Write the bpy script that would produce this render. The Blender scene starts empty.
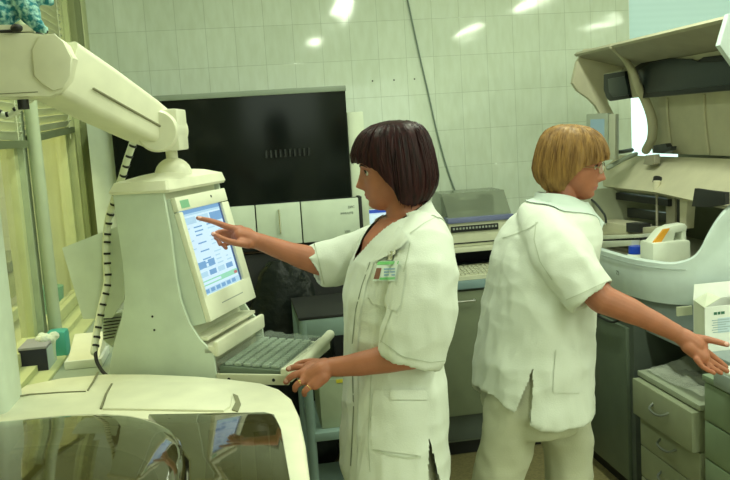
import bpy, bmesh, math, random
import numpy as np
from mathutils import Vector, Matrix, noise
from mathutils.bvhtree import BVHTree
random.seed(7)
SC = bpy.context.scene
COL = SC.collection
PI = math.pi
def V3(*a): return np.array(a, dtype=float)
def nrm(v): v = np.asarray(v, float); return v/np.linalg.norm(v)
# ---------------------------------------------------------------- camera (solved from the wall tiling: 0.15 x 0.20 m tiles)
FPX = 854.0; CAMH = 1.671
YAW, PITCH, ROLL = [math.radians(a) for a in (8.53, 7.40, 3.59)]
_c, _s = math.cos, math.sin
CF = V3(_s(YAW)*_c(PITCH), _c(YAW)*_c(PITCH), -_s(PITCH))
_r0 = V3(_c(YAW), -_s(YAW), 0); _u0 = np.cross(_r0, CF)
CR = _c(ROLL)*_r0 - _s(ROLL)*_u0
CU = _c(ROLL)*_u0 + _s(ROLL)*_r0
CC = V3(0, 0, CAMH)
VR = V3(_c(YAW), -_s(YAW), 0)      # horizontal right of the view
VT = V3(-_s(YAW), -_c(YAW), 0)     # horizontal, towards the photographer
UP = V3(0, 0, 1)
def ray(x, y): return CF + CR*(x-365)/FPX + CU*(240-y)/FPX
def PY(x, y, Y): d = ray(x, y); return CC + d*Y/d[1]
def PX(x, y, X): d = ray(x, y); return CC + d*X/d[0]
def PZ(x, y, Z): d = ray(x, y); return CC + d*(Z-CAMH)/d[2]
def PD(x, y, D): return CC + ray(x, y)*D
def PP(x, y, P0, n): d = ray(x, y); return CC + d*(np.dot(P0-CC, n)/np.dot(d, n))
cam = bpy.data.cameras.new('camera'); cam_o = bpy.data.objects.new('camera', cam); COL.objects.link(cam_o)
cam.sensor_width = 36; cam.lens = 36*FPX/730; cam.clip_start = .05; cam.clip_end = 60
cam_o.matrix_world = Matrix([[CR[0], CU[0], -CF[0], CC[0]], [CR[1], CU[1], -CF[1], CC[1]], [CR[2], CU[2], -CF[2], CC[2]], [0, 0, 0, 1]])
SC.camera = cam_o
# ---------------------------------------------------------------- materials
MATS = {}
def mat(name, col, rough=.5, metal=0, var=.06, scale=12, bump=0, bscale=60, spec=.5, emit=None, estr=1, coat=0, alpha=1, trans=0, sss=0):
    if name in MATS: return MATS[name]
    m = bpy.data.materials.new(name); m.use_nodes = True
    nt = m.node_tree; b = nt.nodes['Principled BSDF']
    b.inputs['Roughness'].default_value = rough; b.inputs['Metallic'].default_value = metal
    b.inputs['Specular IOR Level'].default_value = spec
    b.inputs['Coat Weight'].default_value = coat
    tc = nt.nodes.new('ShaderNodeTexCoord'); nz = nt.nodes.new('ShaderNodeTexNoise')
    nz.inputs['Scale'].default_value = scale; nz.inputs['Detail'].default_value = 4
    nt.links.new(tc.outputs['Object'], nz.inputs['Vector'])
    cr = nt.nodes.new('ShaderNodeValToRGB')
    cr.color_ramp.elements[0].position = .3; cr.color_ramp.elements[1].position = .7
    cr.color_ramp.elements[0].color = (*[max(0, c*(1-var)) for c in col], 1)
    cr.color_ramp.elements[1].color = (*[min(1, c*(1+var)) for c in col], 1)
    nt.links.new(nz.outputs['Fac'], cr.inputs['Fac']); nt.links.new(cr.outputs['Color'], b.inputs['Base Color'])
    if bump:
        n2 = nt.nodes.new('ShaderNodeTexNoise'); n2.inputs['Scale'].default_value = bscale; n2.inputs['Detail'].default_value = 3
        nt.links.new(tc.outputs['Object'], n2.inputs['Vector'])
        bp = nt.nodes.new('ShaderNodeBump'); bp.inputs['Strength'].default_value = bump; bp.inputs['Distance'].default_value = .01
        nt.links.new(n2.outputs['Fac'], bp.inputs['Height']); nt.links.new(bp.outputs['Normal'], b.inputs['Normal'])
    if emit: b.inputs['Emission Color'].default_value = (*emit, 1); b.inputs['Emission Strength'].default_value = estr
    b.inputs['Alpha'].default_value = alpha
    b.inputs['Transmission Weight'].default_value = trans
    if sss:
        b.inputs['Subsurface Weight'].default_value = sss; b.inputs['Subsurface Radius'].default_value = (.01, .004, .002); b.inputs['Subsurface Scale'].default_value = .5
    MATS[name] = m; return m
# ---------------------------------------------------------------- mesh builder
class MB:
    def __init__(s, o=None, ax=None):
        s.v = []; s.f = []; s.mi = []; s.cur = 0
        s.o = V3(0, 0, 0) if o is None else np.asarray(o, float)
        s.ax = np.eye(3) if ax is None else np.array(ax, float)    # rows: local x, y, z axes
    def T(s, p): p = np.asarray(p, float); return s.o + p @ s.ax
    def add(s, vs, fs, raw=False):
        k = len(s.v)
        s.v += [tuple(p if raw else s.T(p)) for p in vs]
        s.f += [tuple(i+k for i in f) for f in fs]; s.mi += [s.cur]*len(fs)
        return s
    def box(s, lo, hi, bev=0):
        lo = np.minimum(lo, hi), np.maximum(lo, hi); a, b = lo
        if bev <= 0:
            vs = [(x, y, z) for x in (a[0], b[0]) for y in (a[1], b[1]) for z in (a[2], b[2])]
            return s.add(vs, [(0, 1, 3, 2), (4, 6, 7, 5), (0, 4, 5, 1), (2, 3, 7, 6), (0, 2, 6, 4), (1, 5, 7, 3)])
        bm = bmesh.new(); bmesh.ops.create_cube(bm, size=1)
        for v in bm.verts: v.co = Vector([(a[i]+b[i])/2+v.co[i]*(b[i]-a[i]) for i in range(3)])
        bev = min(bev, .49*min(b-a))
        bmesh.ops.bevel(bm, geom=bm.edges[:], offset=bev, segments=2, profile=.6, affect='EDGES')
        return s.bm(bm)
    def bm(s, bm, raw=False):
        bm.verts.index_update()
        s.add([tuple(v.co) for v in bm.verts], [tuple(v.index for v in f.verts) for f in bm.faces], raw); bm.free(); return s
    def prism(s, pts, d0, d1, axis=1, bev=0):
        """outline in the two axes other than AXIS, extruded from d0 to d1"""
        bm = bmesh.new()
        def mk(u, w, d):
            p = [u, w]; p.insert(axis, d); return p
        A = [bm.verts.new(mk(u, w, d0)) for u, w in pts]; B = [bm.verts.new(mk(u, w, d1)) for u, w in pts]
        n = len(pts)
        fa = bm.faces.new(A); fb = bm.faces.new(B[::-1])
        for i in range(n): bm.faces.new((A[i], B[i], B[(i+1) % n], A[(i+1) % n]))
        bmesh.ops.recalc_face_normals(bm, faces=bm.faces[:])
        if bev:
            ed = [e for e in bm.edges if (e.verts[0] in A) == (e.verts[1] in A)]
            bmesh.ops.bevel(bm, geom=ed, offset=bev, segments=2, profile=.6, affect='EDGES')
        return s.bm(bm)
    def cyl(s, p0, p1, r0, r1=None, n=20, cap=True):
        r1 = r0 if r1 is None else r1
        p0 = np.asarray(p0, float); p1 = np.asarray(p1, float); d = nrm(p1-p0)
        u = nrm(np.cross(d, (0, 0, 1) if abs(d[2]) < .9 else (1, 0, 0))); w = np.cross(d, u)
        A = [p0+r0*(math.cos(t)*u+math.sin(t)*w) for t in np.linspace(0, 2*PI, n, endpoint=False)]
        B = [p1+r1*(math.cos(t)*u+math.sin(t)*w) for t in np.linspace(0, 2*PI, n, endpoint=False)]
        fs = [(i, (i+1) % n, n+(i+1) % n, n+i) for i in range(n)]
        if cap: fs += [tuple(range(n))[::-1], tuple(range(n, 2*n))]
        return s.add(A+B, fs)
    def rings(s, R, cap=True, closed=True):
        n = len(R[0]); vs = [p for r in R for p in r]; fs = []
        for k in range(len(R)-1):
            for i in range(n if closed else n-1):
                j = (i+1) % n; fs.append((k*n+i, k*n+j, (k+1)*n+j, (k+1)*n+i))
        if cap:
            for k, rev in ((0, True), (len(R)-1, False)):
                c = np.mean(np.array(R[k]), axis=0); vs.append(c); ci = len(vs)-1
                for i in range(n):
                    j = (i+1) % n; fs.append((ci, k*n+j, k*n+i) if rev else (ci, k*n+i, k*n+j))
        return s.add(vs, fs)
    def tube(s, pts, r, n=10, smooth=4, ends=True):
        """round tube through pts, radii r (one or a list), Catmull-Rom smoothed, rounded ends"""
        pts = [np.asarray(p, float) for p in pts]; rs = [r]*len(pts) if np.isscalar(r) else list(r)
        if smooth > 1 and len(pts) > 2: pts, rs = crom(pts, rs, smooth)
        if ends:
            d0 = nrm(pts[0]-pts[1]); d1 = nrm(pts[-1]-pts[-2]); a, b = rs[0], rs[-1]; q0, q1 = pts[0], pts[-1]
            pre = [(q0+d0*a*math.sin(t), a*max(.05, math.cos(t))) for t in (1.45, 1.0, .5)]
            post = [(q1+d1*b*math.sin(t), b*max(.05, math.cos(t))) for t in (.5, 1.0, 1.45)]
            pts = [p for p, _ in pre]+pts+[p for p, _ in post]; rs = [q for _, q in pre]+rs+[q for _, q in post]
        d = nrm(pts[1]-pts[0]); u = nrm(np.cross(d, (0, 0, 1) if abs(d[2]) < .9 else (1, 0, 0)))
        R = []
        for i, p in enumerate(pts):
            t = nrm(pts[min(i+1, len(pts)-1)]-pts[max(i-1, 0)])
            u = nrm(u-t*np.dot(u, t)); w = np.cross(t, u)
            R.append([p+rs[i]*(math.cos(a)*u+math.sin(a)*w) for a in np.linspace(0, 2*PI, n, endpoint=False)])
        return s.rings(R)
    def ball(s, c, r, nu=16, nv=10):
        r = V3(r, r, r) if np.isscalar(r) else np.asarray(r, float)
        R = []
        for j in range(1, nv):
            t = PI*j/nv
            R.append([np.asarray(c)+r*V3(math.sin(t)*math.cos(a), math.sin(t)*math.sin(a), -math.cos(t)) for a in np.linspace(0, 2*PI, nu, endpoint=False)])
        return s.rings(R)
def crom(pts, rs, k):
    P = [2*pts[0]-pts[1]]+pts+[2*pts[-1]-pts[-2]]; Rr = [rs[0]]+rs+[rs[-1]]
    op, orr = [], []
    for i in range(1, len(P)-2):
        for j in range(k):
            t = j/k; a, b, c, d = P[i-1], P[i], P[i+1], P[i+2]
            op.append(.5*((2*b)+(-a+c)*t+(2*a-5*b+4*c-d)*t*t+(-a+3*b-3*c+d)*t**3))
            ra, rb = Rr[i], Rr[i+1]; orr.append(ra+(rb-ra)*(3*t*t-2*t**3))
    op.append(P[-2]); orr.append(Rr[-2]); return op, orr
ORG = {}
def link_mesh(name, me, origin, parent):
    o = bpy.data.objects.new(name, me); COL.objects.link(o)
    if parent is not None:
        o.parent = parent; ORG[o.name] = ORG[parent.name]
    else:
        o.location = origin; ORG[o.name] = origin
    return o
def obj(name, mb, m, parent=None, smooth=35, vs=None):
    """link the collected shapes as ONE mesh object"""
    A = np.array(mb.v)
    if parent is not None: org = ORG[parent.name]
    else:
        lo, hi = A.min(0), A.max(0); org = V3((lo[0]+hi[0])/2, (lo[1]+hi[1])/2, lo[2])
    me = bpy.data.meshes.new(name); me.from_pydata((A-org).tolist(), [], mb.f)
    bm = bmesh.new(); bm.from_mesh(me); bmesh.ops.recalc_face_normals(bm, faces=bm.faces[:]); bm.to_mesh(me); bm.free()
    for q in (m if isinstance(m, (list, tuple)) else [m]): me.materials.append(q)
    if any(mb.mi): me.polygons.foreach_set('material_index', mb.mi)
    if smooth:
        me.polygons.foreach_set('use_smooth', [True]*len(me.polygons)); me.set_sharp_from_angle(angle=math.radians(smooth))
    me.update()
    return link_mesh(name, me, org, parent)
def tag(o, label=None, cat=None, group=None, kind=None):
    if label: o['label'] = label
    if cat: o['category'] = cat
    if group: o['group'] = group
    if kind: o['kind'] = kind
    return o
def thing(name, loc, label, cat, group=None):
    o = bpy.data.objects.new(name, None); COL.objects.link(o); o.location = loc; o.empty_display_size = .05
    ORG[o.name] = V3(*loc); return tag(o, label, cat, group)
def struct(name, mb, m, parent=None, smooth=30):
    o = obj(name, mb, m, parent, smooth)
    if parent is None: o['kind'] = 'structure'
    return o
def B(lo, hi, bev=0): return MB().box(V3(*lo), V3(*hi), bev)
def copy_tree(o, loc=None, parent=None):
    c = o.copy(); COL.objects.link(c)
    if parent is not None: c.parent = parent
    if loc is not None: c.location = loc
    for ch in [x for x in list(COL.objects) if x.parent == o and x != c]: copy_tree(ch, None, c)
    return c
def text_mesh(txt, size, ext=.0006):
    cu = bpy.data.curves.new('writing', 'FONT'); cu.body = txt; cu.size = size; cu.extrude = ext; cu.align_x = 'LEFT'; cu.resolution_u = 3
    o = bpy.data.objects.new('writing', cu); COL.objects.link(o); bpy.context.view_layer.update()
    me = bpy.data.meshes.new_from_object(o.evaluated_get(bpy.context.evaluated_depsgraph_get()))
    vs = [tuple(v.co) for v in me.vertices]; fs = [tuple(p.vertices) for p in me.polygons]
    bpy.data.objects.remove(o); bpy.data.curves.remove(cu); bpy.data.meshes.remove(me)
    return vs, fs
def writing(txt, size, origin, right, up, m, parent, name='lettering'):
    vs, fs = text_mesh(txt, size); right = nrm(right); up = nrm(up)
    mb = MB(o=origin, ax=[right, up, np.cross(right, up)]); mb.add(vs, fs)
    return obj(name, mb, m, parent, 0)
# ---------------------------------------------------------------- union of closed shapes into one skin
def union(mb, voxel, smooth=2):
    me = bpy.data.meshes.new('tmp'); me.from_pydata([tuple(p) for p in mb.v], [], mb.f)
    bm = bmesh.new(); bm.from_mesh(me); bmesh.ops.recalc_face_normals(bm, faces=bm.faces[:]); bm.to_mesh(me); bm.free()
    o = bpy.data.objects.new('tmp', me); COL.objects.link(o)
    md = o.modifiers.new('r', 'REMESH'); md.mode = 'VOXEL'; md.voxel_size = voxel; md.use_smooth_shade = True
    bpy.context.view_layer.update()
    m2 = bpy.data.meshes.new_from_object(o.evaluated_get(bpy.context.evaluated_depsgraph_get()))
    bpy.data.objects.remove(o); bpy.data.meshes.remove(me)
    co = np.empty(len(m2.vertices)*3); m2.vertices.foreach_get('co', co); co = co.reshape(-1, 3)
    ed = np.empty(len(m2.edges)*2, dtype=np.int32); m2.edges.foreach_get('vertices', ed); ed = ed.reshape(-1, 2)
    for k in range(smooth):
        acc = np.zeros_like(co); cnt = np.zeros(len(co))
        np.add.at(acc, ed[:, 0], co[ed[:, 1]]); np.add.at(acc, ed[:, 1], co[ed[:, 0]])
        np.add.at(cnt, ed[:, 0], 1); np.add.at(cnt, ed[:, 1], 1)
        co = co*.5+.5*acc/np.maximum(cnt, 1)[:, None]
    return m2, co
def finish(name, m2, co, mats, parent, midx=None, drop=None):
    org = ORG[parent.name]
    m2.vertices.foreach_set('co', (co-org).ravel()); m2.update(); m2.name = name
    m2.materials.clear()
    for q in mats: m2.materials.append(q)
    n = len(m2.polygons)
    if midx is not None or drop is not None:
        pc = np.empty(n*3); m2.polygons.foreach_get('center', pc); pc = pc.reshape(-1, 3)+org
        if midx is not None: m2.polygons.foreach_set('material_index', midx(pc).astype(np.int32))
        if drop is not None:
            kill = drop(pc); bm = bmesh.new(); bm.from_mesh(m2); bm.faces.ensure_lookup_table()
            bmesh.ops.delete(bm, geom=[bm.faces[i] for i in np.nonzero(kill)[0]], context='FACES'); bm.to_mesh(m2); bm.free()
    m2.polygons.foreach_set('use_smooth', [True]*len(m2.polygons)); m2.update()
    return link_mesh(name, m2, org, parent)
def bvh_of(o):
    me = o.data; org = ORG[o.name]
    return BVHTree.FromPolygons([tuple(np.array(v.co)+org) for v in me.vertices], [tuple(p.vertices) for p in me.polygons])
def cast(bv, x, y):
    d = ray(x, y); h = bv.ray_cast(Vector(CC), Vector(d), 30)
    return (np.array(h[0]), np.array(h[1])) if h[0] is not None else (None, None)
def patch(bv, rows, nu, nv, off=.004, thick=.002):
    """a cloth patch laid on a garment: ROWS are two pixel polylines (its two long edges)"""
    def samp(poly, t):
        L = [0]
        for i in range(1, len(poly)): L.append(L[-1]+math.dist(poly[i], poly[i-1]))
        q = t*L[-1]
        for i in range(1, len(poly)):
            if q <= L[i]+1e-9:
                k = (q-L[i-1])/max(1e-9, L[i]-L[i-1]); return [poly[i-1][j]+(poly[i][j]-poly[i-1][j])*k for j in (0, 1)]
        return poly[-1]
    G = [[None]*(nv+1) for _ in range(nu+1)]; dep = []
    for i in range(nu+1):
        a, b = samp(rows[0], i/nu), samp(rows[1], i/nu)
        for j in range(nv+1):
            x = a[0]+(b[0]-a[0])*j/nv; y = a[1]+(b[1]-a[1])*j/nv
            p, n = cast(bv, x, y); G[i][j] = [x, y, p, n]
            if p is not None: dep.append(np.dot(p-CC, CF))
    md = float(np.median(dep)) if dep else 2.5
    vs = []; last = md
    for i in range(nu+1):
        for j in range(nv+1):
            x, y, p, n = G[i][j]
            if p is None or abs(np.dot(p-CC, CF)-last) > .15: p = PD(x, y, last); n = -CF
            else: last = np.dot(p-CC, CF)
            vs.append(p-nrm(p-CC)*off)
    W = nv+1; N = len(vs); vs += [p+nrm(p-CC)*thick for p in vs]
    fs = [(i*W+j, i*W+j+1, (i+1)*W+j+1, (i+1)*W+j) for i in range(nu) for j in range(nv)]
    fs += [tuple(N+q for q in f[::-1]) for f in fs]
    rim = [(i*W) for i in range(nu+1)]+[nu*W+j for j in range(1, nv+1)]+[i*W+nv for i in range(nu-1, -1, -1)]+[j for j in range(nv-1, 0, -1)]
    for a, b in zip(rim, rim[1:]+rim[:1]): fs.append((a, b, N+b, N+a))
    mb = MB(); mb.add(vs, fs); return mb
def rrect(w, h, r, n=4, cx=0, cy=0):
    pts = []
    for (sx, sy, a0) in ((1, 1, 0), (-1, 1, 90), (-1, -1, 180), (1, -1, 270)):
        for k in range(n+1):
            a = math.radians(a0+90*k/n); pts.append((cx+sx*(w/2-r)+r*math.cos(a), cy+sy*(h/2-r)+r*math.sin(a)))
    return pts
# ================================================================ MATERIALS
CREAM = mat('cream_plastic', (.78, .78, .60), .42, bump=.03, bscale=300)
CREAM2 = mat('cream_plastic_darker', (.62, .63, .47), .5, bump=.03, bscale=300)
PALE = mat('pale_green_grey_panel', (.60, .68, .56), .5)
WHITE = mat('white_enamel', (.80, .84, .76), .35)
BLACK = mat('black_gloss', (.004, .006, .005), .14, spec=.22)
BLACKM = mat('black_matt', (.012, .013, .013), .6)
DARK = mat('dark_plastic', (.03, .035, .035), .4)
STEEL = mat('brushed_steel', (.62, .63, .6), .3, metal=1)
CHROME = mat('chrome', (.8, .8, .78), .12, metal=1)
GREY = mat('grey_laminate', (.17, .20, .15), .5)
GREYD = mat('dark_grey_laminate', (.085, .105, .085), .5)
GREYL = mat('light_grey_laminate', (.30, .36, .28), .5)
BLUEG = mat('blue_grey_worktop_edge', (.20, .30, .31), .45)
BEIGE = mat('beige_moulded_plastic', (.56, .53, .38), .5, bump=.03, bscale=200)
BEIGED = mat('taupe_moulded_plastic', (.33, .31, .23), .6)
ICE = mat('pale_blue_white_plastic', (.62, .72, .72), .45)
SMOKE = mat('smoked_acrylic', (.040, .036, .010), .05, alpha=.90, coat=.6, var=.03)
PAPER = mat('white_card', (.85, .87, .82), .6)
TXT = mat('dark_print', (.05, .06, .06), .6)
TEALM = mat('teal_plastic', (.08, .42, .34), .5)
# ================================================================ ROOM
XL, XR, YB, YN, ZC = -.70, 6.2, 4.63, -3.6, 2.95
def tile_mat(name, c1, c2, mortar, x0, z0, axis='XZ', rough=.06):
    m = bpy.data.materials.new(name); m.use_nodes = True; nt = m.node_tree; b = nt.nodes['Principled BSDF']
    g = nt.nodes.new('ShaderNodeNewGeometry'); sp = nt.nodes.new('ShaderNodeSeparateXYZ'); cb = nt.nodes.new('ShaderNodeCombineXYZ')
    nt.links.new(g.outputs['Position'], sp.inputs[0])
    a1 = nt.nodes.new('ShaderNodeMath'); a1.operation = 'SUBTRACT'; a1.inputs[1].default_value = x0-.1515*40
    a2 = nt.nodes.new('ShaderNodeMath'); a2.operation = 'SUBTRACT'; a2.inputs[1].default_value = z0-.2015*40
    nt.links.new(sp.outputs[axis[0]], a1.inputs[0]); nt.links.new(sp.outputs[axis[1]], a2.inputs[0])
    nt.links.new(a1.outputs[0], cb.inputs[0]); nt.links.new(a2.outputs[0], cb.inputs[1])
    br = nt.nodes.new('ShaderNodeTexBrick'); br.offset = 0; br.squash = 1
    br.inputs['Scale'].default_value = 1; br.inputs['Brick Width'].default_value = .1515; br.inputs['Row Height'].default_value = .2015
    br.inputs['Mortar Size'].default_value = .0016; br.inputs['Mortar Smooth'].default_value = .4; br.inputs['Bias'].default_value = 0
    br.inputs['Color1'].default_value = (*c1, 1); br.inputs['Color2'].default_value = (*c2, 1); br.inputs['Mortar'].default_value = (*mortar, 1)
    nt.links.new(cb.outputs[0], br.inputs['Vector']); 
    # faint marbling stripes of each tile
    nz = nt.nodes.new('ShaderNodeTexNoise'); nz.inputs['Scale'].default_value = 14; nz.inputs['Detail'].default_value = 3
    mp = nt.nodes.new('ShaderNodeMapping'); mp.inputs['Scale'].default_value = (2.2, .6, 1); nt.links.new(cb.outputs[0], mp.inputs[0]); nt.links.new(mp.outputs[0], nz.inputs['Vector'])
    mx = nt.nodes.new('ShaderNodeMix'); mx.data_type = 'RGBA'; mx.blend_type = 'MULTIPLY'
    cr = nt.nodes.new('ShaderNodeValToRGB'); cr.color_ramp.elements[0].position = .35; cr.color_ramp.elements[1].position = .65
    cr.color_ramp.elements[0].color = (.93, .93, .90, 1); cr.color_ramp.elements[1].color = (1, 1, 1, 1)
    nt.links.new(nz.outputs['Fac'], cr.inputs['Fac']); mx.inputs[0].default_value = 1
    nt.links.new(br.outputs['Color'], mx.inputs[6]); nt.links.new(cr.outputs['Color'], mx.inputs[7]); nt.links.new(mx.outputs[2], b.inputs['Base Color'])
    b.inputs['Roughness'].default_value = rough
    # slight tilt and waviness of the glazed faces
    n3 = nt.nodes.new('ShaderNodeTexNoise'); n3.inputs['Scale'].default_value = 5.5; n3.inputs['Detail'].default_value = 1; nt.links.new(cb.outputs[0], n3.inputs['Vector'])
    bp = nt.nodes.new('ShaderNodeBump'); bp.inputs['Strength'].default_value = .22; bp.inputs['Distance'].default_value = .006
    ad = nt.nodes.new('ShaderNodeMath'); ad.operation = 'MULTIPLY_ADD'; ad.inputs[1].default_value = -.5
    nt.links.new(br.outputs['Fac'], ad.inputs[0]); nt.links.new(n3.outputs['Fac'], ad.inputs[2])
    nt.links.new(ad.outputs[0], bp.inputs['Height']); nt.links.new(bp.outputs['Normal'], b.inputs['Normal'])
    return m
TILE = tile_mat('glazed_wall_tile', (.70, .78, .66), (.66, .74, .62), (.50, .57, .46), -.5315, 2.240)
TILEY = tile_mat('yellow_lit_tile', (.60, .60, .20), (.56, .56, .18), (.36, .36, .10), -.5315, 2.240, 'YZ', .35)  # the yellow light of the next room is put into this tile colour
PLASTER = mat('painted_plaster', (.62, .66, .54), .8, bump=.05)
FRAMEP = mat('cream_painted_wood', (.56, .60, .32), .45)
def floor_mat():
    m = mat('speckled_linoleum', (.23, .20, .09), .35, var=.25, scale=90); return m
struct('floor', B((-3.2, YN, -.05), (XR+.1, YB+.1, 0)), floor_mat())
struct('ceiling', B((-3.2, YN, ZC), (XR+.1, YB+.1, ZC+.06)), mat('white_ceiling', (.8, .82, .76), .8))
mb = MB(); WX0, WZ0, WZ1 = 2.272, 1.16, 2.62           # the back wall with its window opening
mb.box((-3.2, YB, 0), (WX0, YB+.12, ZC)); mb.box((WX0, YB, 0), (XR+.1, YB+.12, WZ0)).box((3.2, YB, WZ0), (XR+.1, YB+.12, WZ1)); mb.box((WX0, YB, WZ1), (XR+.1, YB+.12, ZC))
struct('wall_back', mb, TILE, smooth=0)
struct('wall_right', B((XR, YN, 0), (XR+.1, YB, ZC)), PLASTER)
struct('wall_front', B((-3.2, YN-.1, 0), (XR+.1, YN, ZC)), PLASTER)
struct('wall_left', MB().box((XL-.12, YN, 0), (XL, YB, .90)).box((XL-.12, YN, 2.45), (XL, YB, ZC)).box((XL-.12, YN, .9), (XL, 1.2, 2.45)), PLASTER)
struct('wall_far_left', B((-2.3, YN, 0), (-2.2, YB, ZC)), TILEY, smooth=0)
# back window: a pale roller blind lit by daylight behind a glazed sash
sky = bpy.data.materials.new('daylit_blind'); sky.use_nodes = True
nt = sky.node_tree; b = nt.nodes['Principled BSDF']; b.inputs['Base Color'].default_value = (.45, .62, .60, 1); b.inputs['Roughness'].default_value = .25
wv = nt.nodes.new('ShaderNodeTexWave'); wv.bands_direction = 'Z'; wv.inputs['Scale'].default_value = 9; wv.inputs['Distortion'].default_value = .3
tc = nt.nodes.new('ShaderNodeTexCoord'); nt.links.new(tc.outputs['Object'], wv.inputs['Vector'])
cr = nt.nodes.new('ShaderNodeValToRGB'); cr.color_ramp.elements[0].color = (.30, .50, .46, 1); cr.color_ramp.elements[1].color = (.36, .56, .52, 1)
nt.links.new(wv.outputs['Fac'], cr.inputs['Fac']); nt.links.new(cr.outputs['Color'], b.inputs['Emission Color']); b.inputs['Emission Strength'].default_value = .34
wf = struct('window_1', MB().box((WX0, YB+.02, WZ0), (WX0+.012, YB+.10, WZ1)).box((WX0, YB+.02, WZ1-.03), (3.2, YB+.1, WZ1)).box((WX0, YB+.02, WZ0), (3.2, YB+.1, WZ0+.03)), WHITE)
struct('roller_blind', B((WX0+.012, YB+.09, WZ0+.64), (3.2, YB+.095, WZ1-.03)), sky, wf)
brt = mat('bright_window_pane', (.7, .85, .85), .2, emit=(.62, .92, .95), estr=.95)
struct('window_pane', B((WX0+.012, YB+.092, WZ0+.03), (3.2, YB+.097, WZ0+.64)), brt, wf)
# left partition: posts, rails, casements, glass, blinds
wl = struct('window_2', MB().box((XL-.10, 1.2, 2.36), (XL-.01, YB, 2.45)).box((XL-.10, 1.2, .90), (XL+.0, YB, .95)), FRAMEP)
mb = MB()
for y in (1.6, 2.42): mb.cyl((XL+.005, y, .93), (XL+.005, y, 2.40), .024, n=16)
struct('window_post', mb, FRAMEP, wl)
p = PX(41, 200, XL+.005)
struct('window_post', MB().cyl((XL+.005, p[1], .93), (XL+.005, p[1], 2.4), .024, n=16).box((XL-.09, p[1]-.03, .95), (XL-.03, p[1]+.03, 2.4)), mat('post_pale_green', (.46, .53, .36), .5), wl)
for y0, y1 in ((2.45, p[1]-.03), (p[1]+.03, 4.22)):
    f = MB()
    f.box((XL-.10, y0, .95), (XL-.05, y0+.045, 2.36), .006); f.box((XL-.10, y1-.05, .95), (XL-.05, y1, 2.36), .006)
    f.box((XL-.10, y0, .95), (XL-.05, y1, 1.0), .006); f.box((XL-.10, y0, 2.31), (XL-.05, y1, 2.36), .006)
    fr = struct('casement', f, FRAMEP, wl)
    if y0 < 3: continue
    f = MB()
    f.box((XL-.30, y0+.03, .95), (XL-.26, y0+.08, 2.36), .006); f.box((XL-.30, y1-.09, .95), (XL-.26, y1-.04, 2.36), .006); f.box((XL-.30, y0+.03, .95), (XL-.26, y1-.04, 1.0), .006)
    struct('outer_casement', f, FRAMEP, wl)
struct('window_reveal', MB().box((XL-.34, 4.22, .93), (XL-.02, 4.27, 2.45)).box((XL-.06, 4.27, .93), (XL, 4.30, 2.45)), FRAMEP, wl)
OLIVE = mat('olive_green_paint', (.24, .27, .12), .6)
struct('corner_panel', B((XL-.02, 4.30, .0), (XL+.03, 4.50, 2.45), .01), OLIVE, wl)
struct('corner_trim', MB().box((XL-.02, 4.50, .0), (XL+.035, YB, ZC), .01), FRAMEP, wl)
glassm = mat('thin_window_glass', (.9, .95, .85), .03, alpha=.10, coat=.3)
struct('window_glass', MB().box((XL-.078, 2.45, 1.0), (XL-.074, 4.22, 2.31)), glassm, wl)
struct('window_sill', B((XL-.34, 1.2, .90), (XL+.06, 4.3, .93), .008), FRAMEP, wl)
# venetian blinds pulled half way up, each hanging in its own bay
BL = mat('cream_blind_slat', (.68, .72, .50), .5)
def blind(y0, y1, zb, tilt, label):
    t = thing('venetian_blind', (XL-.03, (y0+y1)/2, zb), label, 'blind')
    mb = MB(); n = int((2.40-zb)/.032)
    for k in range(n):
        z = zb+.03+k*.032; sl = tilt*(1-k/n)
        a = V3(XL-.03, y0, z); d = V3(.022, 0, .010)
        vs = []
        for yy, dz in ((y0, 0), (y1, sl)):
            vs += [V3(XL-.03-.014, yy, z+dz-.013), V3(XL-.03-.002, yy, z+dz+.003), V3(XL-.03+.010, yy, z+dz+.014)]
        vs += [v-V3(0, 0, .0015) for v in vs]
        mb.add(vs, [(0, 1, 4, 3), (1, 2, 5, 4), (6, 9, 10, 7), (7, 10, 11, 8), (0, 3, 9, 6), (2, 8, 11, 5), (0, 6, 7, 1), (1, 7, 8, 2), (3, 4, 10, 9), (4, 5, 11, 10)])
    s = obj('slats', mb, BL, t); tag(s, kind='stuff') if n > 100 else None
    mb = MB(); vs = []
    for yy, dz in ((y0, 0), (y1, tilt)):
        for dx, dd in ((-.020, -.014), (.020, -.014), (.020, .012), (-.020, .012)): vs.append(V3(XL-.03+dx, yy, zb+dz+dd))
    mb.add(vs, [(0, 1, 2, 3), (4, 7, 6, 5), (0, 4, 5, 1), (1, 5, 6, 2), (2, 6, 7, 3), (3, 7, 4, 0)])
    obj('bottom_rail', mb, mat('olive_rail', (.13, .16, .08), .5), t)
    for yy in (y0+.12, y1-.12): obj('blind_cord', MB().cyl((XL-.012, yy, zb), (XL-.012, yy, 2.42), .0022, n=6), BL, t)
    obj('head_rail', B((XL-.05, y0, 2.40), (XL-.01, y1, 2.44), .004), BL, t)
a0 = PX(10, 143, XL-.03)[2]
blind(2.50, p[1]-.04, a0-.005, .0, 'cream venetian blind with dark rail in the window bay nearest the column')
z1 = PX(50, 139, XL-.03); z2 = PX(80, 130, XL-.03)
blind(p[1]+.04, 4.20, z1[2], z2[2]-z1[2], 'cream venetian blind hanging behind the arm, beyond the pale window post')
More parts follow.
